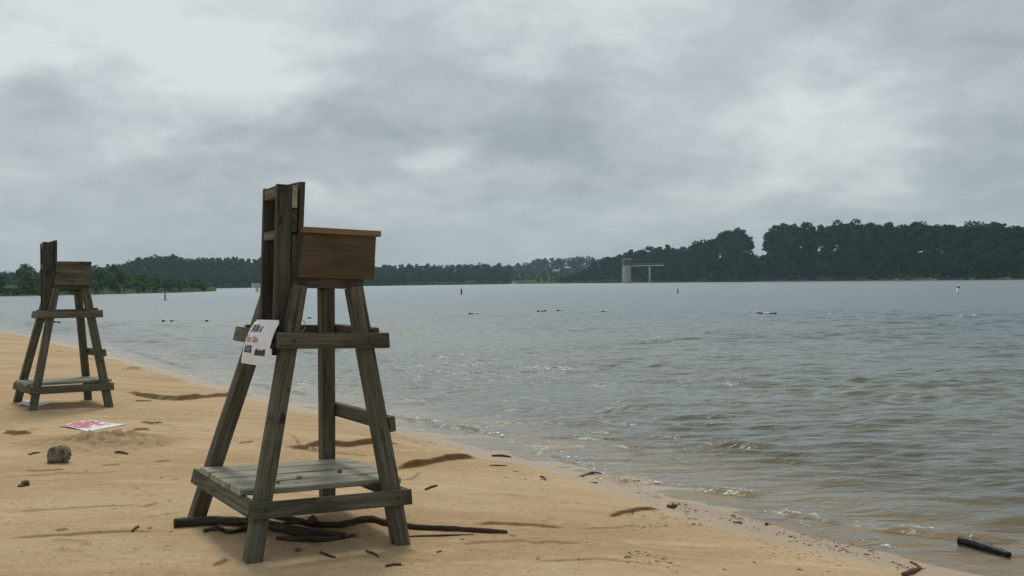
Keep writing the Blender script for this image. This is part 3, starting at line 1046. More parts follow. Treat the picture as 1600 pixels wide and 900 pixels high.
log('driftwood_log', [(272, 824), (300, 822), (350, 820), (410, 824), (470, 838), (540, 842)], [.028, .031, .029, .027, .030, .022], M['drift'],
    'thick dark driftwood log with sawn left end under the near lifeguard chair', 'driftwood', 11, .8, 10, .1, (), [(.5, (.3, -.5, .1), .22, .014), (.62, (-.4, -.5, .3), .15, .012), (.7, (.6, -.3, .2), .2, .014)])
log('driftwood_branch', [(420, 808), (450, 813), (485, 822), (530, 824), (575, 815), (605, 821), (650, 827), (700, 829), (760, 832), (793, 833)],
    [.014, .018, .02, .02, .022, .02, .018, .017, .015, .010], M['branch'], 'long thin dark branch running from under the near chair out to its right', 'driftwood', 12, .8, 8, .12, [(.63, .022)])
log('driftwood_branch', [(640, 839), (690, 838), (740, 836)], [.006, .008, .004], M['stick'], 'thin brown twig lying just in front of the long dark branch', 'twig', 13)
log('driftwood_log', [(432, 843), (470, 846), (510, 846), (556, 838)], [.012, .018, .018, .009], M['drift'], 'short black rotten log on the shaded sand under the near chair', 'driftwood', 14, .7, 9, .18, (), [(.3, (.8, -.4, .1), .25, .012)])
log('tangled_roots', [(318, 832), (340, 829), (360, 834), (385, 829), (410, 834)], [.010, .014, .012, .014, .008], M['drift'], 'knotted tangle of small roots beside the thick log under the near chair', 'roots', 15, .9, 7, .3, (),
    [(.2, (.5, -.5, .3), .12, .008), (.4, (-.5, -.6, .2), .12, .008), (.6, (.6, -.4, .3), .14, .009), (.8, (.3, -.6, .3), .10, .007)])
log('black_log', [(1497, 850), (1515, 853), (1545, 862), (1578, 871)], [.029, .034, .029, .018], M['black_log'], 'black waterlogged log lying in the shallows at lower right', 'driftwood', 16, .75, 10, .15)
STK = [
    ([(769, 713), (784, 713), (798, 714)], .013, 'thick brown stick on the sand near the waterline right of near chair'),
    ([(766, 728), (778, 728), (792, 728)], .007, 'thin reddish stick just below the thick brown stick by the waterline'),
    ([(665, 766), (675, 762), (683, 760)], .010, 'short slanted dark stick to the right of the near chair platform'),
    ([(844, 746), (849, 747), (853, 751)], .010, 'small hooked dark twig among debris in middle of the beach'),
    ([(603, 886), (615, 884), (627, 883)], .009, 'short dark stick at the bottom edge in front of the near chair'),
    ([(572, 862), (583, 866), (592, 871)], .008, 'dark twig lying on shaded sand between the near chair front legs'),
    ([(500, 864), (512, 869), (524, 872)], .008, 'crooked twig on shaded sand under the near chair middle'),
    ([(1412, 900), (1424, 896), (1437, 889)], .016, 'curved reddish brown stick at bottom edge towards the right'),
    ([(1423, 878), (1431, 882), (1441, 889)], .009, 'dark twig just above the curved reddish stick at lower right'),
    ([(45, 711), (54, 709), (62, 708)], .009, 'short dark twig left of the grey rock'),
    ([(180, 707), (190, 708), (200, 710)], .012, 'dark brown stick at the foot of the loose sand mound'),
    ([(1043, 792), (1052, 791), (1062, 789)], .014, 'dark lump of driftwood in the debris line near the water'),
    ([(206, 829), (212, 826), (217, 823)], .008, 'tiny dark twig on open sand left of near chair'),
    ([(910, 745), (925, 742), (942, 741)], .008, 'reddish twig on a low sand hump near the waterline'),
]
for i, (pl, r, lab) in enumerate(STK):
    log('stick', pl, [r * .8, r, r * .6], M['stick'] if i % 3 else M['drift'], lab, 'stick', 30 + i, .75, 7, .2)


# leaves and crumbs on the near platform
def lump(name, a, b, r, mat, lab, seed):
    p = loc1(a, b, .369)
    bm = bmesh.new(); bmesh.ops.create_icosphere(bm, subdivisions=2, radius=1)
    q = random.Random(seed)
    for v_ in bm.verts: v_.co = Vector((v_.co.x * r * q.uniform(.8, 1.2), v_.co.y * r * q.uniform(.6, 1.1), (v_.co.z * .5 + .45) * r * q.uniform(.7, 1.1)))
    me = bpy.data.meshes.new(name); bm.to_mesh(me); bm.free()
    o = link(name, me, mat); o.location = p; tag(o, lab, 'leaf')


lump('dry_leaf', .40, .385, .019, M['leaf_yellow'], 'crumpled yellowish leaf on the near chair foot platform', 1)
lump('dry_leaf', .24, .30, .014, M['leaf_brown'], 'crumpled brown leaf on near chair platform, right of the front left leg', 2)
lump('dry_leaf', .17, .29, .014, M['leaf_brown'], 'curled brown leaf on near chair platform, touching the front left leg in view', 3)
lump('dry_leaf', .69, .47, .016, M['leaf_brown'], 'flattened dark leaf at the water side end of the near chair platform', 4)

# debris along the strand line: too many chips to count
r = np.random.default_rng(21)
bm = bmesh.new()
LINES = [([(1050, 788), (1100, 800), (1160, 815), (1220, 832), (1300, 852), (1370, 872), (1440, 892)], 430, 9), ([(640, 688), (690, 698), (730, 700)], 70, 7), ([(790, 735), (830, 745), (880, 752)], 70, 10),
         ([(950, 800), (1010, 806), (1090, 812)], 90, 8), ([(980, 828), (1050, 818), (1110, 822)], 60, 4), ([(960, 865), (1010, 872), (1060, 885)], 60, 12), ([(1180, 845), (1240, 862), (1310, 880)], 60, 14),
         ([(920, 745), (960, 752), (1000, 756)], 50, 7), ([(1000, 770), (1060, 790), (1100, 806)], 90, 8), ([(600, 830), (800, 870), (1200, 890)], 40, 40), ([(0, 700), (150, 760), (280, 860)], 70, 70), ([(60, 640), (250, 650), (420, 700)], 50, 30),
         ([(1240, 820), (1300, 838), (1390, 866)], 70, 6), ([(100, 545), (200, 575), (330, 603)], 70, 5)]
for pl, n, sp in LINES:
    P = np.array(pl, float); L = np.r_[0, np.cumsum(np.linalg.norm(np.diff(P, axis=0), axis=1))]
    n = int(n * 1.4); kk = r.uniform(0, L[-1], n); xx = np.interp(kk, L, P[:, 0]) + r.normal(0, sp, n); yy = np.minimum(np.interp(kk, L, P[:, 1]) + r.normal(0, sp * .5, n), 930)
    for p in px_ground_many(xx, yy):
        ln = math.exp(r.normal(math.log(.0055), .6)); wd_ = ln * r.uniform(.25, .6); a = r.uniform(0, 3.14)
        c, s_ = math.cos(a), math.sin(a); hh = wd_ * r.uniform(.2, .45)
        vs = []
        for dx, dy in ((-1, -.8), (.8, -1), (1, .7), (-.6, 1)):
            vs.append((p[0] + (dx * ln * c - dy * wd_ * s_), p[1] + (dx * ln * s_ + dy * wd_ * c)))
        lo = [bm.verts.new((*q, p[2] - .004)) for q in vs]; hi = [bm.verts.new((q[0] * .85 + p[0] * .15, q[1] * .85 + p[1] * .15, p[2] + hh)) for q in vs]
        bm.faces.new(hi)
        for i in range(4): bm.faces.new((lo[i], lo[(i + 1) % 4], hi[(i + 1) % 4], hi[i]))
me = bpy.data.meshes.new('beach_debris'); bm.to_mesh(me); bm.free()
o = link('beach_debris', me, M['chip']); tag(o, 'scattered dark bits of bark and weed along the strand line', 'debris', kind='stuff')

# white blobs modelling sun glints as well as froth
FO = [([(605, 646), (640, 655), (690, 664)], 50, 3), ([(712, 667), (760, 674), (800, 683)], 45, 2), ([(798, 690), (840, 700), (885, 713), (925, 731), (950, 740)], 150, 4), ([(985, 747), (1050, 756), (1110, 762), (1176, 770)], 90, 2),
      ([(1196, 799), (1250, 803), (1310, 812), (1375, 821)], 110, 3), ([(1400, 822), (1470, 828)], 50, 2), ([(1235, 812), (1290, 830), (1360, 848), (1455, 870)], 60, 1.5), ([(390, 600), (430, 607), (490, 616)], 60, 4),
      ([(20, 521), (90, 530), (160, 548), (240, 570), (340, 598)], 90, 2), ([(500, 640), (560, 652), (620, 664), (700, 684)], 50, 1.5), ([(880, 728), (960, 746), (1060, 772)], 40, 1.5)]
bm = bmesh.new()
for pl, n, sp in FO:
    P = np.array(pl, float); L = np.r_[0, np.cumsum(np.linalg.norm(np.diff(P, axis=0), axis=1))]
    cen = r.uniform(0, L[-1], max(4, n // 6))
    for _ in range(n):
        k = np.clip(r.choice(cen) + r.normal(0, 11), 0, L[-1]); x = np.interp(k, L, P[:, 0]) + r.normal(0, 1.5); y = np.interp(k, L, P[:, 1]) + r.normal(0, sp * .6)
        p = water_pt(x, y)
        zz = max(p[2], float(base_h(p[:1], p[1:2])[0]))
        d = math.hypot(p[0], p[1])
        s_ = (.00042 * d) * math.exp(r.normal(0, .5))
        mt = Matrix.Translation((p[0], p[1], zz + s_ * .2)) @ Matrix.Diagonal((s_ * r.uniform(1, 2.2), s_, s_ * .6, 1))
        bmesh.ops.create_icosphere(bm, subdivisions=1, radius=1, matrix=mt)
me = bpy.data.meshes.new('shore_foam_glints'); bm.to_mesh(me); bm.free()
o = link('shore_foam_glints', me, M['foam_glint']); tag(o, 'white foamy flecks and modelled sun glints along the little breaking waves', 'foam_glint', kind='stuff')


# ------------------------------------------------------------------ swim line floats and marker buoys
def float_mesh(rad_, ln):
    m = MB(1); h = ln / 2
    m.lathe([(.25 * rad_, -h), (.75 * rad_, -h * .92), (rad_, -h * .5), (rad_, h * .5), (.75 * rad_, h * .92), (.25 * rad_, h)], (0, 0, 0), 'X', 14)
    bmesh.ops.recalc_face_normals(m.bm, faces=m.bm.faces)
    me = bpy.data.meshes.new('swim_float'); m.bm.to_mesh(me); m.bm.free(); return me


fm_w = float_mesh(.068, .17); fm_w.materials.append(M['white_plastic'])
fm_d = float_mesh(.055, .17); fm_d.materials.append(M['dark_plastic'])
FL = [('behind the legs of the far lifeguard chair', [(80, 504.5, 0), (86, 504, 0), (92, 504.3, 0)]),
      ('right of the far lifeguard chair', [(255, 502.8, 0), (260, 502.3, 1), (268, 502.5, 0), (272, 502.3, 1)]),
      ('alone left of the near lifeguard chair', [(319, 502.2, 1), (323, 502.4, 0)]),
      ('seen between the near lifeguard chair legs', [(483, 497.6, 0), (486, 497.2, 1)]),
      ('below the dark upright buoy', [(734.5, 491.6, 0), (738, 491.2, 0), (741.5, 490.8, 1), (746, 490.3, 1)]),
      ('in the long run at mid lake', [(841, 487, 0), (847, 486.8, 0), (852, 486.6, 0), (867, 485.9, 1), (872, 485.8, 0), (876, 485.6, 1), (881, 485.5, 1)]),
      ('in the tight cluster left of the water tower', [(942, 487.4, 0), (945, 487, 1), (949, 487, 1)]),
      ('alone below the water tower', [(1029, 488.2, 1)]),
      ('in the longest cluster right of centre', [(1164, 489.8, 1), (1180, 489.4, 1), (1186, 490, 0), (1190, 490.3, 0), (1195, 490.4, 1), (1200, 490.4, 1), (1205, 490.8, 0), (1211, 491, 0)]),
      ('alone to the right of the longest cluster', [(1297, 491.2, 1)]),
      ('at the far right of the line', [(1502, 495.3, 1), (1523, 494.6, 1)])]
for where, fl in FL:
    for i, (x, y, wht) in enumerate(fl):
        p = water_pt(x, y)
        o = bpy.data.objects.new('swim_float', fm_w if wht else fm_d); COL.objects.link(o)
        o.location = (p[0], p[1], p[2] + .025); o.rotation_euler = (r.normal(0, .2), r.normal(0, .15), r.normal(.1, .3))
        tag(o, ('white' if wht else 'dark') + ' plastic swim line float ' + where, 'float', 'swim line floats ' + where)


def buoy(x, y, hpx, body, band, label, tilt=0.0):
    p = at_z(x, y, ZW); d = np.linalg.norm(p - CO); h = hpx * d / FPX
    root = empty('marker_buoy', tuple(p)); root.rotation_euler = (0, tilt, 0)
    tag(root, label, 'buoy', 'upright marker buoys')
    rr = h * .13
    m = MB(2); m.lathe([(rr * .8, -h * .5), (rr, -h * .45), (rr, h * .62)], n=16); m.lathe([(rr, h * .80), (rr, h * .9), (rr * .7, h * .98), (rr * .2, h)], n=16); m.build('buoy_body', body, root)
    m = MB(2); m.lathe([(rr * 1.02, h * .62), (rr * 1.02, h * .80)], n=16); m.build('band', band, root)
    m = MB(2); m.lathe([(rr * 1.02, 0), (rr * 1.5, .02), (rr * 1.5, h * .10), (rr * 1.02, h * .13)], n=16); m.build('collar', body, root)


buoy(1495.5, 458.5, 12.5, M['white_plastic'], M['dark_plastic'], 'white upright marker buoy with dark band, tilted, at far right', .22)
buoy(258, 469, 11, M['buoy_grey'], M['white_plastic'], 'grey upright marker buoy off the wooded point at left')
buoy(721, 460, 9, M['buoy_red'], M['dark_plastic'], 'thin dark upright marker buoy at mid lake right of near lifeguard chair')
buoy(1058.5, 458, 7, M['dark_plastic'], M['buoy_grey'], 'short dark upright marker buoy on the water below the tower footbridge', .15)


# ------------------------------------------------------------------ trees
def crown_arrays(rg, H, Rr, base, nclump, nleaf, leaf, conical=0.0, fat=1.0):
    C = []
    while len(C) < nclump:
        q = rg.uniform(-1, 1, 3)
        if q @ q > 1 or q @ q < .08: continue
        C.append(q)
    C = np.array(C)
    zc = (base + H) / 2; hz_ = (H - base) / 2
    lop = rg.normal(0, .16, 2)
    tz = (C[:, 2] + 1) / 2
    shr = 1 - conical * tz
    P = np.stack([C[:, 0] * Rr * .82 * shr + lop[0] * Rr * tz, C[:, 1] * Rr * .82 * shr + lop[1] * Rr * tz, zc + C[:, 2] * hz_ * .84], 1)
    V = []; T = []
    for p in P:
        cr = Rr * rg.uniform(.20, .38) * fat; ti = rg.uniform(0, 1)
        n = rg.normal(size=(nleaf, 3)); n /= np.linalg.norm(n, axis=1)[:, None]
        pos = p + n * cr * rg.uniform(.55, 1.12, (nleaf, 1)) * np.array([1, 1, .8])
        nn = n + rg.normal(size=(nleaf, 3)) * .7; nn /= np.linalg.norm(nn, axis=1)[:, None]
        a = np.cross(nn, rg.normal(size=(nleaf, 3))); a /= np.linalg.norm(a, axis=1)[:, None]; b = np.cross(nn, a)
        sz = leaf * rg.uniform(.5, 1.3, (nleaf, 1)) * .5
        V.append(np.stack([pos - a * sz - b * sz * .4, pos + a * sz * .3 - b * sz, pos + a * sz + b * sz * .5, pos - a * sz * .4 + b * sz], 1))
        T.append(np.repeat(np.clip(ti + rg.normal(0, .15, nleaf), 0, 1), 4))
    return np.concatenate(V).reshape(-1, 3), np.concatenate(T), P


def crown_mesh(name, seed, H, Rr, base, nclump, nleaf, leaf, mat, conical=0.0):
    V, T, P = crown_arrays(np.random.default_rng(seed), H, Rr, base, nclump, nleaf, leaf, conical)
    me = np_mesh(name, V, np.arange(len(V)).reshape(-1, 4), {'tint': T}, False); me.materials.append(mat)
    return me, P


def trunk_mesh(seed, H, P):
    m = MB(seed); q = random.Random(seed)
    r0 = H * .022
    pts = [Vector((q.uniform(-.02, .02) * H * k, q.uniform(-.02, .02) * H * k, H * .86 * k - .6)) for k in np.linspace(0, 1, 7)]
    m.tube(pts, [r0 * (1.25 - 1.1 * k) for k in np.linspace(0, 1, 7)], 7, .05)
    for c in sorted(P.tolist(), key=lambda c: c[2])[:7]:
        z = max(c[2] - H * .14, H * .12); b = Vector((0, 0, z)); e = Vector(c)
        m.tube([b, b.lerp(e, .5) + Vector((0, 0, H * .02)), e], [r0 * .5, r0 * .32, r0 * .12], 5)
    bmesh.ops.recalc_face_normals(m.bm, faces=m.bm.faces)
    me = bpy.data.meshes.new('trunk'); m.bm.to_mesh(me); m.bm.free(); me.materials.append(M['bark'])
    return me


def kind(seed, H, Rr, base, ncl, nl, leaf, mat, con=0.0):
    cm, P = crown_mesh('crown', seed, H, Rr, base, ncl, nl, leaf, mat, con)
    return (cm, trunk_mesh(seed, H, P), H)


def plant_tree(name, k, p, h, rz, label, group, cat='tree', wscale=1.0):
    cm, tm, H = k
    s = h / H
    root = empty(name, tuple(p), rz); root.scale = (s * wscale, s * wscale, s)
    tag(root, label, cat, group)
    link('trunk', tm, None, root); link('crown', cm, None, root)
    return root


M['leaf_bank'] = leaf_mat('bank_foliage', (.014, .030, .011), (.062, .095, .030))
DK = [kind(100 + i, 16, 5.2 + (i % 3) * .8, 2.2 + (i % 2), 34 + 4 * (i % 3), 70, .95, M['leaf_dark' if i not in (1, 4) else 'leaf_bank'], (0, .25, .1, .4, .15)[i % 5]) for i in range(7)]
MK = [kind(200 + i, 10, 3.6 + (i % 3) * .5, .9, 30, 75, .55, M['leaf_mid'], (.1, .3, 0)[i % 3]) for i in range(5)]
LK = [kind(300 + i, 5, 2.4, .2, 20, 60, .42, M['leaf_light'], .1) for i in range(3)]


def interp(pts, x):
    P = np.array(pts, float); return float(np.interp(x, P[:, 0], P[:, 1]))


def hill_mesh(name, shore, x0, x1, ztop, depth_, mat, n=90, mrows=26, rough=.5):
    """land rising behind a shore; ztop(x) is the ground height at its crest"""
    xs = np.linspace(x0, x1, n); V = []
    for j in range(mrows):
        k = j / (mrows - 1); s = -14 + (depth_ + 14) * k
        for x in xs:
            d = shore(x) + s
            zt = ztop(x)
            f = float(sm(0, depth_ * .75, np.array(s)))
            z = ZW - 2.2 + 2.2 * min(1, (s + 14) / 14) if s < 0 else ZW + min(.9, s * .22) + (zt - .6 - ZW) * f
            p = at_dist(x, d)
            z += float(fbm(np.array(p[0] * .08), np.array(p[1] * .08), 3)) * rough * (1 if s > 3 else .25)
            V.append((p[0], p[1], z))
    o = link(name, np_mesh(name, V, grid_faces(mrows, n)), mat); tag(o, kind='structure')

    def hz_(x, s):
        f = float(sm(0, depth_ * .75, np.array(s)))
        return ZW + min(.9, max(s, 0) * .22) + (ztop(x) - .6 - ZW) * f
    return hz_


# --- right bank
SKY_R = [(865, 437), (890, 428), (905, 422), (925, 411), (945, 400), (975, 394), (990, 388), (1020, 385), (1050, 381), (1065, 384), (1090, 376), (1115, 370), (1135, 358), (1160, 351), (1180, 360), (1192, 372), (1200, 352), (1215, 346), (1240, 349), (1260, 349), (1300, 346), (1340, 344), (1375, 346), (1400, 350), (1440, 343), (1500, 348), (1535, 345), (1600, 350), (1700, 346), (1900, 345)]
SH_R = [(840, 800), (865, 770), (880, 735), (950, 690), (1050, 640), (1200, 565), (1400, 500), (1600, 450), (1900, 390)]
shore_r = lambda x: interp(SH_R, x)
DEP_R = 62.0
TREE_R = lambda x: 6 + 10 * float(sm(880, 1010, np.array(x)))
ztop_r = lambda x: max(.8, z_at(x, interp(SKY_R, x), shore_r(x) + DEP_R * .72) - TREE_R(x))
hr = hill_mesh('wooded_bank', shore_r, 850, 1900, ztop_r, DEP_R, M['hill'], 140)
q = random.Random(77)
g = 'trees on the dark wooded bank at right'
LABR = ['dark bushy tree at the water edge of the right bank', 'dark rounded tree on the lower slope of the right bank', 'dark dense tree on the middle slope of the right bank', 'dark tree on the skyline of the right bank']
rows = [(5, 8.5, 0), (17, 12.5, 1), (30, 15, 2), (40, 15.5, 2), (47, 16, 3)]
for s, h, ri in rows:
    x = 874 + ri * 9 + (30 if ri == 3 else 0)
    while x < 1628:
        d = shore_r(x) + s
        stepm = 8.2 if ri else 7.2
        sky_y = interp(SKY_R, x)
        hh = h * q.uniform(.82, 1.16) * (TREE_R(x) / 16 if ri else .55 + .45 * TREE_R(x) / 16)
        zb = hr(x, s) - .2
        if ri == 3:
            hh = max(5, min(22, z_at(x, sky_y + q.uniform(-2.0, 3.2), d) - zb))
        else:
            hh = min(hh, max(3.5, z_at(x, sky_y + (3 if not 1170 < x < 1210 else 9), d) - zb))
        lab = LABR[ri]
        nm = 'tree'
        if ri == 3 and 1150 <= x <= 1172 and not globals().get('_tl'): lab = 'tall dark tree left of the notch in the right bank skyline'; _tl = True
        if ri == 3 and 1203 <= x <= 1226 and not globals().get('_tr'): lab = 'tall dark tree just right of the notch in the right bank skyline'; _tr = True
        p = at_dist(x, d, zb)
        if not (ri == 0 and 968 < x < 1022) and not (ri >= 2 and 1181 < x < 1205):
            plant_tree(nm, DK[q.randrange(7)], p, hh, q.uniform(0, 6.28), lab, g, 'tree', q.uniform(.95, 1.3) * (1.25 if ri == 0 else 1))
        x += stepm * q.uniform(.75, 1.25) / d * FPX
# brush that closes the bank between the trunks
def brush(name, shore, hz_, x0, x1, s0, s1, n, rmin, rmax, nleaf, leaf, mat, label, seed, zoff=0.0, dens=None):
    rg = np.random.default_rng(seed); V = []; T = []
    for _ in range(n):
        x = rg.uniform(x0, x1); s = rg.uniform(s0, s1)
        if dens is not None and rg.random() > dens(x, s): continue
        p = at_dist(x, shore(x) + s, hz_(x, s)); rr = rg.uniform(rmin, rmax)
        nv, tv, _p = crown_arrays(rg, rr * 1.7, rr, 0, 5, nleaf // 5, leaf)
        V.append(nv + p + np.array([0, 0, zoff])); T.append(tv)
    V = np.concatenate(V); T = np.concatenate(T)
    o = link(name, np_mesh(name, V, np.arange(len(V)).reshape(-1, 4), {'tint': T}, False), mat)
    return tag(o, label, 'undergrowth' if 'under' in name or 'brush' in name else 'woods', kind='stuff')


brush('undergrowth', shore_r, hr, 868, 1640, 2, 40, 520, 1.4, 3.2, 60, .9, M['leaf_dark'], 'dark undergrowth filling the slope of the right bank', 5)
brush('shore_brush', shore_r, hr, 1180, 1640, 1.5, 6, 60, .7, 1.6, 50, .5, M['leaf_mid'], 'lighter green brush along the foot of the right bank', 6)
# pale eroded bank and boulders at the water's edge
xs = np.linspace(1180, 1660, 160); V = []
for k, (ds, z) in enumerate(((-.6, ZW - .5), (0, ZW + .25), (.8, ZW + .75), (2.6, ZW + 1.15), (4.5, ZW + .5))):
    for x in xs:
        a = .35 + .9 * vnoise(np.array(x * .06), np.array(k * .3)); p = at_dist(x, shore_r(x) + ds + 1.2 * float(fbm(np.array(x * .11), np.array(k * 1.0), 2)), ZW - .5 + (z - ZW + .5) * float(a))
        V.append(p)
o = link('eroded_bank', np_mesh('eroded_bank', V, grid_faces(5, 160)), M['bank']); tag(o, kind='structure')
bmr = bmesh.new(); bmesh.ops.create_icosphere(bmr, subdivisions=3, radius=1)
for v_ in bmr.verts:
    c = v_.co; k = 1 + .18 * math.sin(c.x * 4 + 1) * math.sin(c.y * 5) + .1 * math.sin(c.z * 7 + c.x * 3); v_.co = Vector((c.x * k, c.y * k * .8, c.z * k * .6))
bme = bpy.data.meshes.new('boulder'); bmr.to_mesh(bme); bmr.free(); bme.materials.append(M['bank_rock'])
for i in range(34):
    x = q.choice([q.uniform(1395, 1440), q.uniform(1440, 1470), q.uniform(1480, 1530), q.uniform(1550, 1625), q.uniform(1200, 1600)])
    p = at_dist(x, shore_r(x) + q.uniform(-1.2, .6), ZW + q.uniform(.05, .5))
    o = bpy.data.objects.new('boulder', bme); COL.objects.link(o); o.location = p; sc = q.uniform(.5, 1.2); o.scale = (sc * q.uniform(1, 2.2), sc, sc * q.uniform(.7, 1.1)); o.rotation_euler = (q.uniform(-.3, .3), q.uniform(-.3, .3), q.uniform(0, 6))
    tag(o, 'pale boulder at the water edge below the right bank trees', 'boulder', 'pale boulders along the right bank')

# --- wooded point at left
SH_L = [(-500, 200), (-200, 232), (0, 256), (100, 266), (200, 280), (290, 305), (335, 338), (350, 380)]
shore_l = lambda x: interp(SH_L, x)
ztop_l = lambda x: 1.5 * float(sm(340, 220, np.array(x))) + .5
hl_ = hill_mesh('wooded_point', shore_l, -500, 338, ztop_l, 40, M['point'], 80, 20, .3)
SKY_L = [(-200, 405), (-60, 412), (-20, 420), (5, 431), (12, 422), (22, 413), (45, 410), (60, 412), (80, 414), (110, 416), (140, 418), (160, 414), (175, 417), (186, 410), (200, 415), (212, 424), (235, 431), (255, 436), (272, 433), (285, 440), (300, 444)]
gl = 'trees on the low wooded point at left'
cnt = 0
for s, step_, ri in ((6, 7.5, 0), (16, 7, 1), (27, 6.5, 2)):
    x = -160 + ri * 12
    while x < 300:
        d = shore_l(x) + s; zb = hl_(x, s) - .15
        y = interp(SKY_L, x) + (q.uniform(-1, 2) if ri == 2 else q.uniform(3, 11) if ri == 1 else q.uniform(9, 22))
        hh = z_at(x, min(y, hor(x) + 1), d) - zb
        if not (-70 < x < 36 and ri == 0) and hh > 1.2:
            if -30 > x: pass
            lab = ['low light green bush at the water edge of the left point', 'mid green tree in the middle of the left wooded point', 'taller green tree at the back of the left wooded point'][ri]
            if ri == 2 and 15 < x < 40: lab = 'dark rounded tree at the left end of the left wooded point'
            if ri == 2 and 180 < x < 194: lab = 'tallest green tree on the left wooded point, right of far lifeguard chair'
            k = (LK[q.randrange(3)] if q.random() < .3 else MK[q.randrange(5)]) if ri == 0 else MK[q.randrange(5)]
            nm = 'bush' if ri == 0 else 'tree'
            if x > -60: plant_tree(nm, k, at_dist(x, d, zb), hh, q.uniform(0, 6.28), lab, gl if ri else 'bushes along the left wooded point', 'tree' if ri else 'bush', q.uniform(.9, 1.25) * (1.3 if hh < 4 else 1))
        x += step_ * q.uniform(.7, 1.2) * (.75 if x > 220 else 1) / d * FPX
for x, y, hh in ((300, 451, 2.6), (312, 451, 1.8), (268, 452, 3.2), (322, 453, 1.2)):
    plant_tree('bush', MK[q.randrange(5)], at_dist(x, shore_l(x) + 4, hl_(x, 4) - .1), hh, q.uniform(0, 6), 'small dark bush near the tip of the left wooded point', 'bushes at the tip of the left point', 'bush', 1.4)
brush('undergrowth', shore_l, hl_, 30, 325, .8, 34, 330, .7, 1.7, 60, .5, M['leaf_mid'], 'green undergrowth between the trees of the left wooded point', 8)
brush('reed_brush', shore_l, hl_, -60, 60, 1.0, 6, 80, .35, .8, 40, .3, M['leaf_light'], 'bright green low growth along the water edge of left point', 9)


# --- far shores
def woods(name, hz_, shore, sky_pts, x0, x1, rows, tree_h, mat, label, seed, nleaf=190, leaf=1.6, spacing=5.0):
    rg = np.random.default_rng(seed); V = []; T = []
    for s in rows:
        x = x0
        while x < x1:
            d = shore(x) + s; zb = hz_(x, s)
            top = z_at(x, interp(sky_pts, x) + rg.uniform(-.8, 1.6), d)
            h = min(tree_h * rg.uniform(.8, 1.15), max(3, top - zb)) if s < rows[-1] else max(4, min(top - zb, tree_h * 1.5))
            rr = min(h * .42, 5.5) * rg.uniform(.8, 1.2)
            nv, tv, _p = crown_arrays(rg, h, rr, h * .02, 12, nleaf // 12, leaf, rg.uniform(0, .2), 1.5)
            V.append(nv + at_dist(x, d, zb)); T.append(tv * .6 + rg.uniform(0, .4))
            x += spacing * rg.uniform(.7, 1.3) / d * FPX
    V = np.concatenate(V); T = np.concatenate(T)
    o = link(name, np_mesh(name, V, np.arange(len(V)).reshape(-1, 4), {'tint': T}, False), mat)
    return tag(o, label, 'woods', kind='stuff')


SKY_A = [(-600, 420), (-300, 425), (0, 424), (60, 425), (110, 420), (150, 415), (195, 411), (212, 402), (250, 398), (275, 398), (300, 402), (350, 400), (400, 403), (440, 405), (500, 410), (560, 414), (620, 418), (680, 430)]
shore_a = lambda x: interp([(-600, 560), (200, 640), (420, 690), (620, 760), (700, 800)], x)
za = lambda x: max(1.0, z_at(x, interp(SKY_A, x), shore_a(x) + 90) - 9)
ha = hill_mesh('far_hill', shore_a, -600, 690, za, 130, M['hill'], 110, 18, .8)
woods('far_woods', ha, shore_a, SKY_A, -60, 640, [6, 20, 36, 54, 72, 90], 10, M['leaf_far'], 'hazy bluish wooded hill across the lake behind the left point', 31)
SKY_B = [(540, 414), (600, 413), (650, 411), (700, 414), (740, 411), (752, 409), (765, 414), (800, 412), (850, 413), (900, 418), (960, 425)]
shore_b = lambda x: interp([(540, 770), (600, 755), (800, 780), (880, 745), (960, 760)], x)
zb_ = lambda x: max(1.0, z_at(x, interp(SKY_B, x), shore_b(x) + 70) - 8.5)
hb = hill_mesh('far_shore', shore_b, 540, 980, zb_, 110, M['grass_ground'], 70, 18, .8)
woods('far_woods', hb, shore_b, SKY_B, 560, 800, [5, 16, 30, 48, 70], 9.5, M['leaf_far'], 'even belt of green trees along the far shore at mid lake', 32)
woods('far_woods', hb, shore_b, [(790, 428), (830, 424), (880, 421), (940, 424)], 795, 940, [10, 34, 62], 6, M['leaf_mid'], 'low light green scrub on the far shore left of the tower', 33, 130, 1.2, 5)
SKY_C = [(640, 425), (720, 418), (780, 412), (810, 408), (840, 404), (858, 400), (880, 403), (900, 398), (925, 400), (960, 403), (1010, 412), (1060, 425)]
shore_c = lambda x: 1080.0
zc_ = lambda x: max(1.0, z_at(x, interp(SKY_C, x), shore_c(x) + 110) - 14)
hc = hill_mesh('distant_ridge', shore_c, 620, 1080, zc_, 150, M['hill'], 60, 16, .8)
woods('distant_woods', hc, shore_c, SKY_C, 690, 1040, [20, 50, 80, 110], 14, M['leaf_far'], 'pale blue distant wooded ridge behind the far shore', 34, 150, 2.2, 8)

# small white house among the far trees
p = at_dist(869, shore_b(869) + 75, hb(869, 75) + 2.5)
root = empty('white_house', tuple(p), .3); root.scale = (.6, .6, .6); tag(root, 'tiny pale house among the trees on the far shore', 'house')
m = MB(1); m.box((-4, -3, -3), (4, 3, 2.4), bev=.02); m.build('wall', M['concrete'], root)
m = MB(1); m.prism(True, [[(-4.4, -3.4, 2.402), (-4.4, 3.4, 2.402), (-4.4, 0, 4.6)], [(4.4, -3.4, 2.402), (4.4, 3.4, 2.402), (4.4, 0, 4.6)]], (1, 0, 0)); m.build('roof', M['roof'], root)
for wx in (-2.2, 1.8):
    m = MB(1); m.box((wx - .6, -3.06, .2), (wx + .6, -2.99, 1.6), bev=.01); m.build('window', M['dark_plastic'], root)
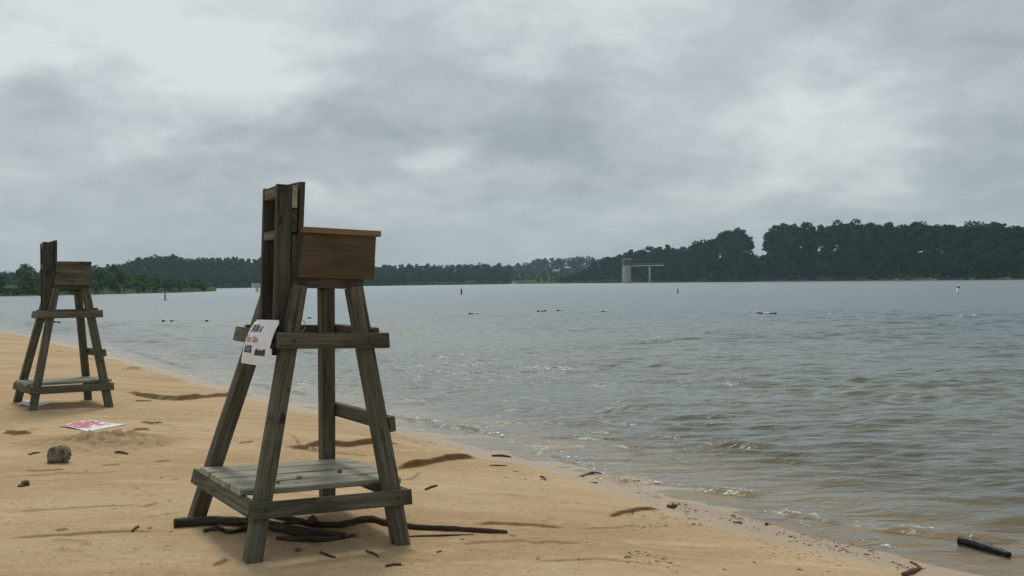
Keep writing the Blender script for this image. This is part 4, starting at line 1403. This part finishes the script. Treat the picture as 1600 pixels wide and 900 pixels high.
# small pale boat at the far shore
p = at_dist(803, shore_b(803) - 7, ZW)
root = empty('moored_boat', tuple(p), .2); tag(root, 'tiny white boat moored at the far shore', 'boat')
m = MB(1)
hull = []
for x_, w_, zb0 in ((-2.6, .8, -.15), (-1, 1.0, -.2), (1, .95, -.2), (2.2, .5, -.05), (2.9, .06, .2)):
    hull.append([(x_, -w_, .8), (x_, -w_ * .7, zb0), (x_, w_ * .7, zb0), (x_, w_, .8)])
m.prism(True, hull, (1, 0, 0)); m.build('hull', M['white_plastic'], root)
m = MB(1); m.box((-1.2, -.7, .803), (.9, .7, 1.6), bev=.05); m.build('cabin', M['white_plastic'], root)

# ------------------------------------------------------------------ intake tower and footbridge
DT = 640.0
pt_ = at_dist(979, DT, ZW)
scl = DT / FPX
rt = empty('intake_tower', tuple(pt_), .35); tag(rt, 'pale concrete water intake tower with darker gatehouse standing in the lake', 'tower')
hz0 = z_at(979, 414.5, DT) - ZW; hz1 = z_at(979, 404, DT) - ZW
w = 7.3 * scl
m = MB(1); m.lathe([(w * 1.04, -2.3), (w * 1.0, hz0 * .5), (w * .98, hz0)], n=8)
for f in m.bm.faces: f.smooth = False
m.build('shaft', M['concrete'], rt)
m = MB(1); m.lathe([(w * 1.12, hz0 + .003), (w * 1.12, hz0 + .9)], n=8)
for f in m.bm.faces: f.smooth = False
m.build('balcony', M['concrete_dark'], rt)
m = MB(1); m.box((-w * .85, -w * .8, hz0 + .905), (w * .8, w * .8, hz1 - .9), bev=.03); gh = m.build('gatehouse', M['concrete_dark'], rt)
for xx in (-1.4, 1.0):
    m = MB(1); m.box((xx, -w * .8 - .05, hz0 + 1.7), (xx + .9, -w * .8 + .02, hz0 + 2.9), bev=.01); m.build('window', M['dark_plastic'], gh)
m = MB(1); m.box((-w * .55, -w * .9, hz1 - .897), (w * .88, w * .9, hz1), bev=.03); m.build('roof', M['roof'], rt)
pb = at_dist(987.5, DT + 1, ZW); pe = at_dist(1037.5, 634.0, ZW); hd = z_at(1010, 414.2, DT)
rb = empty('footbridge', tuple(pb)); tag(rb, 'narrow pale footbridge on one pier running from the tower towards the bank', 'bridge')
e = Vector(pe - pb); zz = hd - ZW
m = MB(1); m.beam((0, 0, zz - .35), (e.x, e.y, zz - .35), (0, 0, 1), .62, 2.0, .03); m.build('deck', M['deck'], rb)
m = MB(1)
for sd_ in (-.9, .9):
    m.tube([(0, sd_, zz + 1.0), (e.x, e.y + sd_, zz + 1.0)], [.05, .05], 6)
    for k in np.linspace(.02, .98, 12): m.tube([(e.x * k, e.y * k + sd_, zz + .03), (e.x * k, e.y * k + sd_, zz + 1.0)], [.04, .04], 5)
m.build('railing', M['wire'], rb)
k = .56
m = MB(1); m.lathe([(.75, -2.3), (.62, zz - .67)], (e.x * k, e.y * k, 0), n=12); m.build('pier', M['concrete'], rb)

# ------------------------------------------------------------------ haze
bm = bmesh.new(); bmesh.ops.create_cube(bm, size=1)
for v_ in bm.verts: v_.co = Vector((v_.co.x * 2900, 660 + v_.co.y * 1700, -4.2 + (v_.co.z + .5) * 84))
me = bpy.data.meshes.new('haze'); bm.to_mesh(me); bm.free()
t = NT('haze_air')
vol = t.n('ShaderNodeVolumePrincipled', {'Color': (.60, .85, .98, 1), 'Density': .00021, 'Anisotropy': .2}).outputs[0]
hz = link('haze', me, t.out(None, vol)); tag(hz, 'thin bluish haze over the lake', 'haze', kind='stuff')

# ------------------------------------------------------------------ render settings
scene.view_settings.view_transform = 'Standard'
scene.view_settings.look = 'None'
scene.view_settings.exposure = 0
scene.view_settings.gamma = 1
scene.cycles.max_bounces = 6
scene.cycles.transparent_max_bounces = 8
scene.cycles.volume_bounces = 0
scene.cycles.use_denoising = True
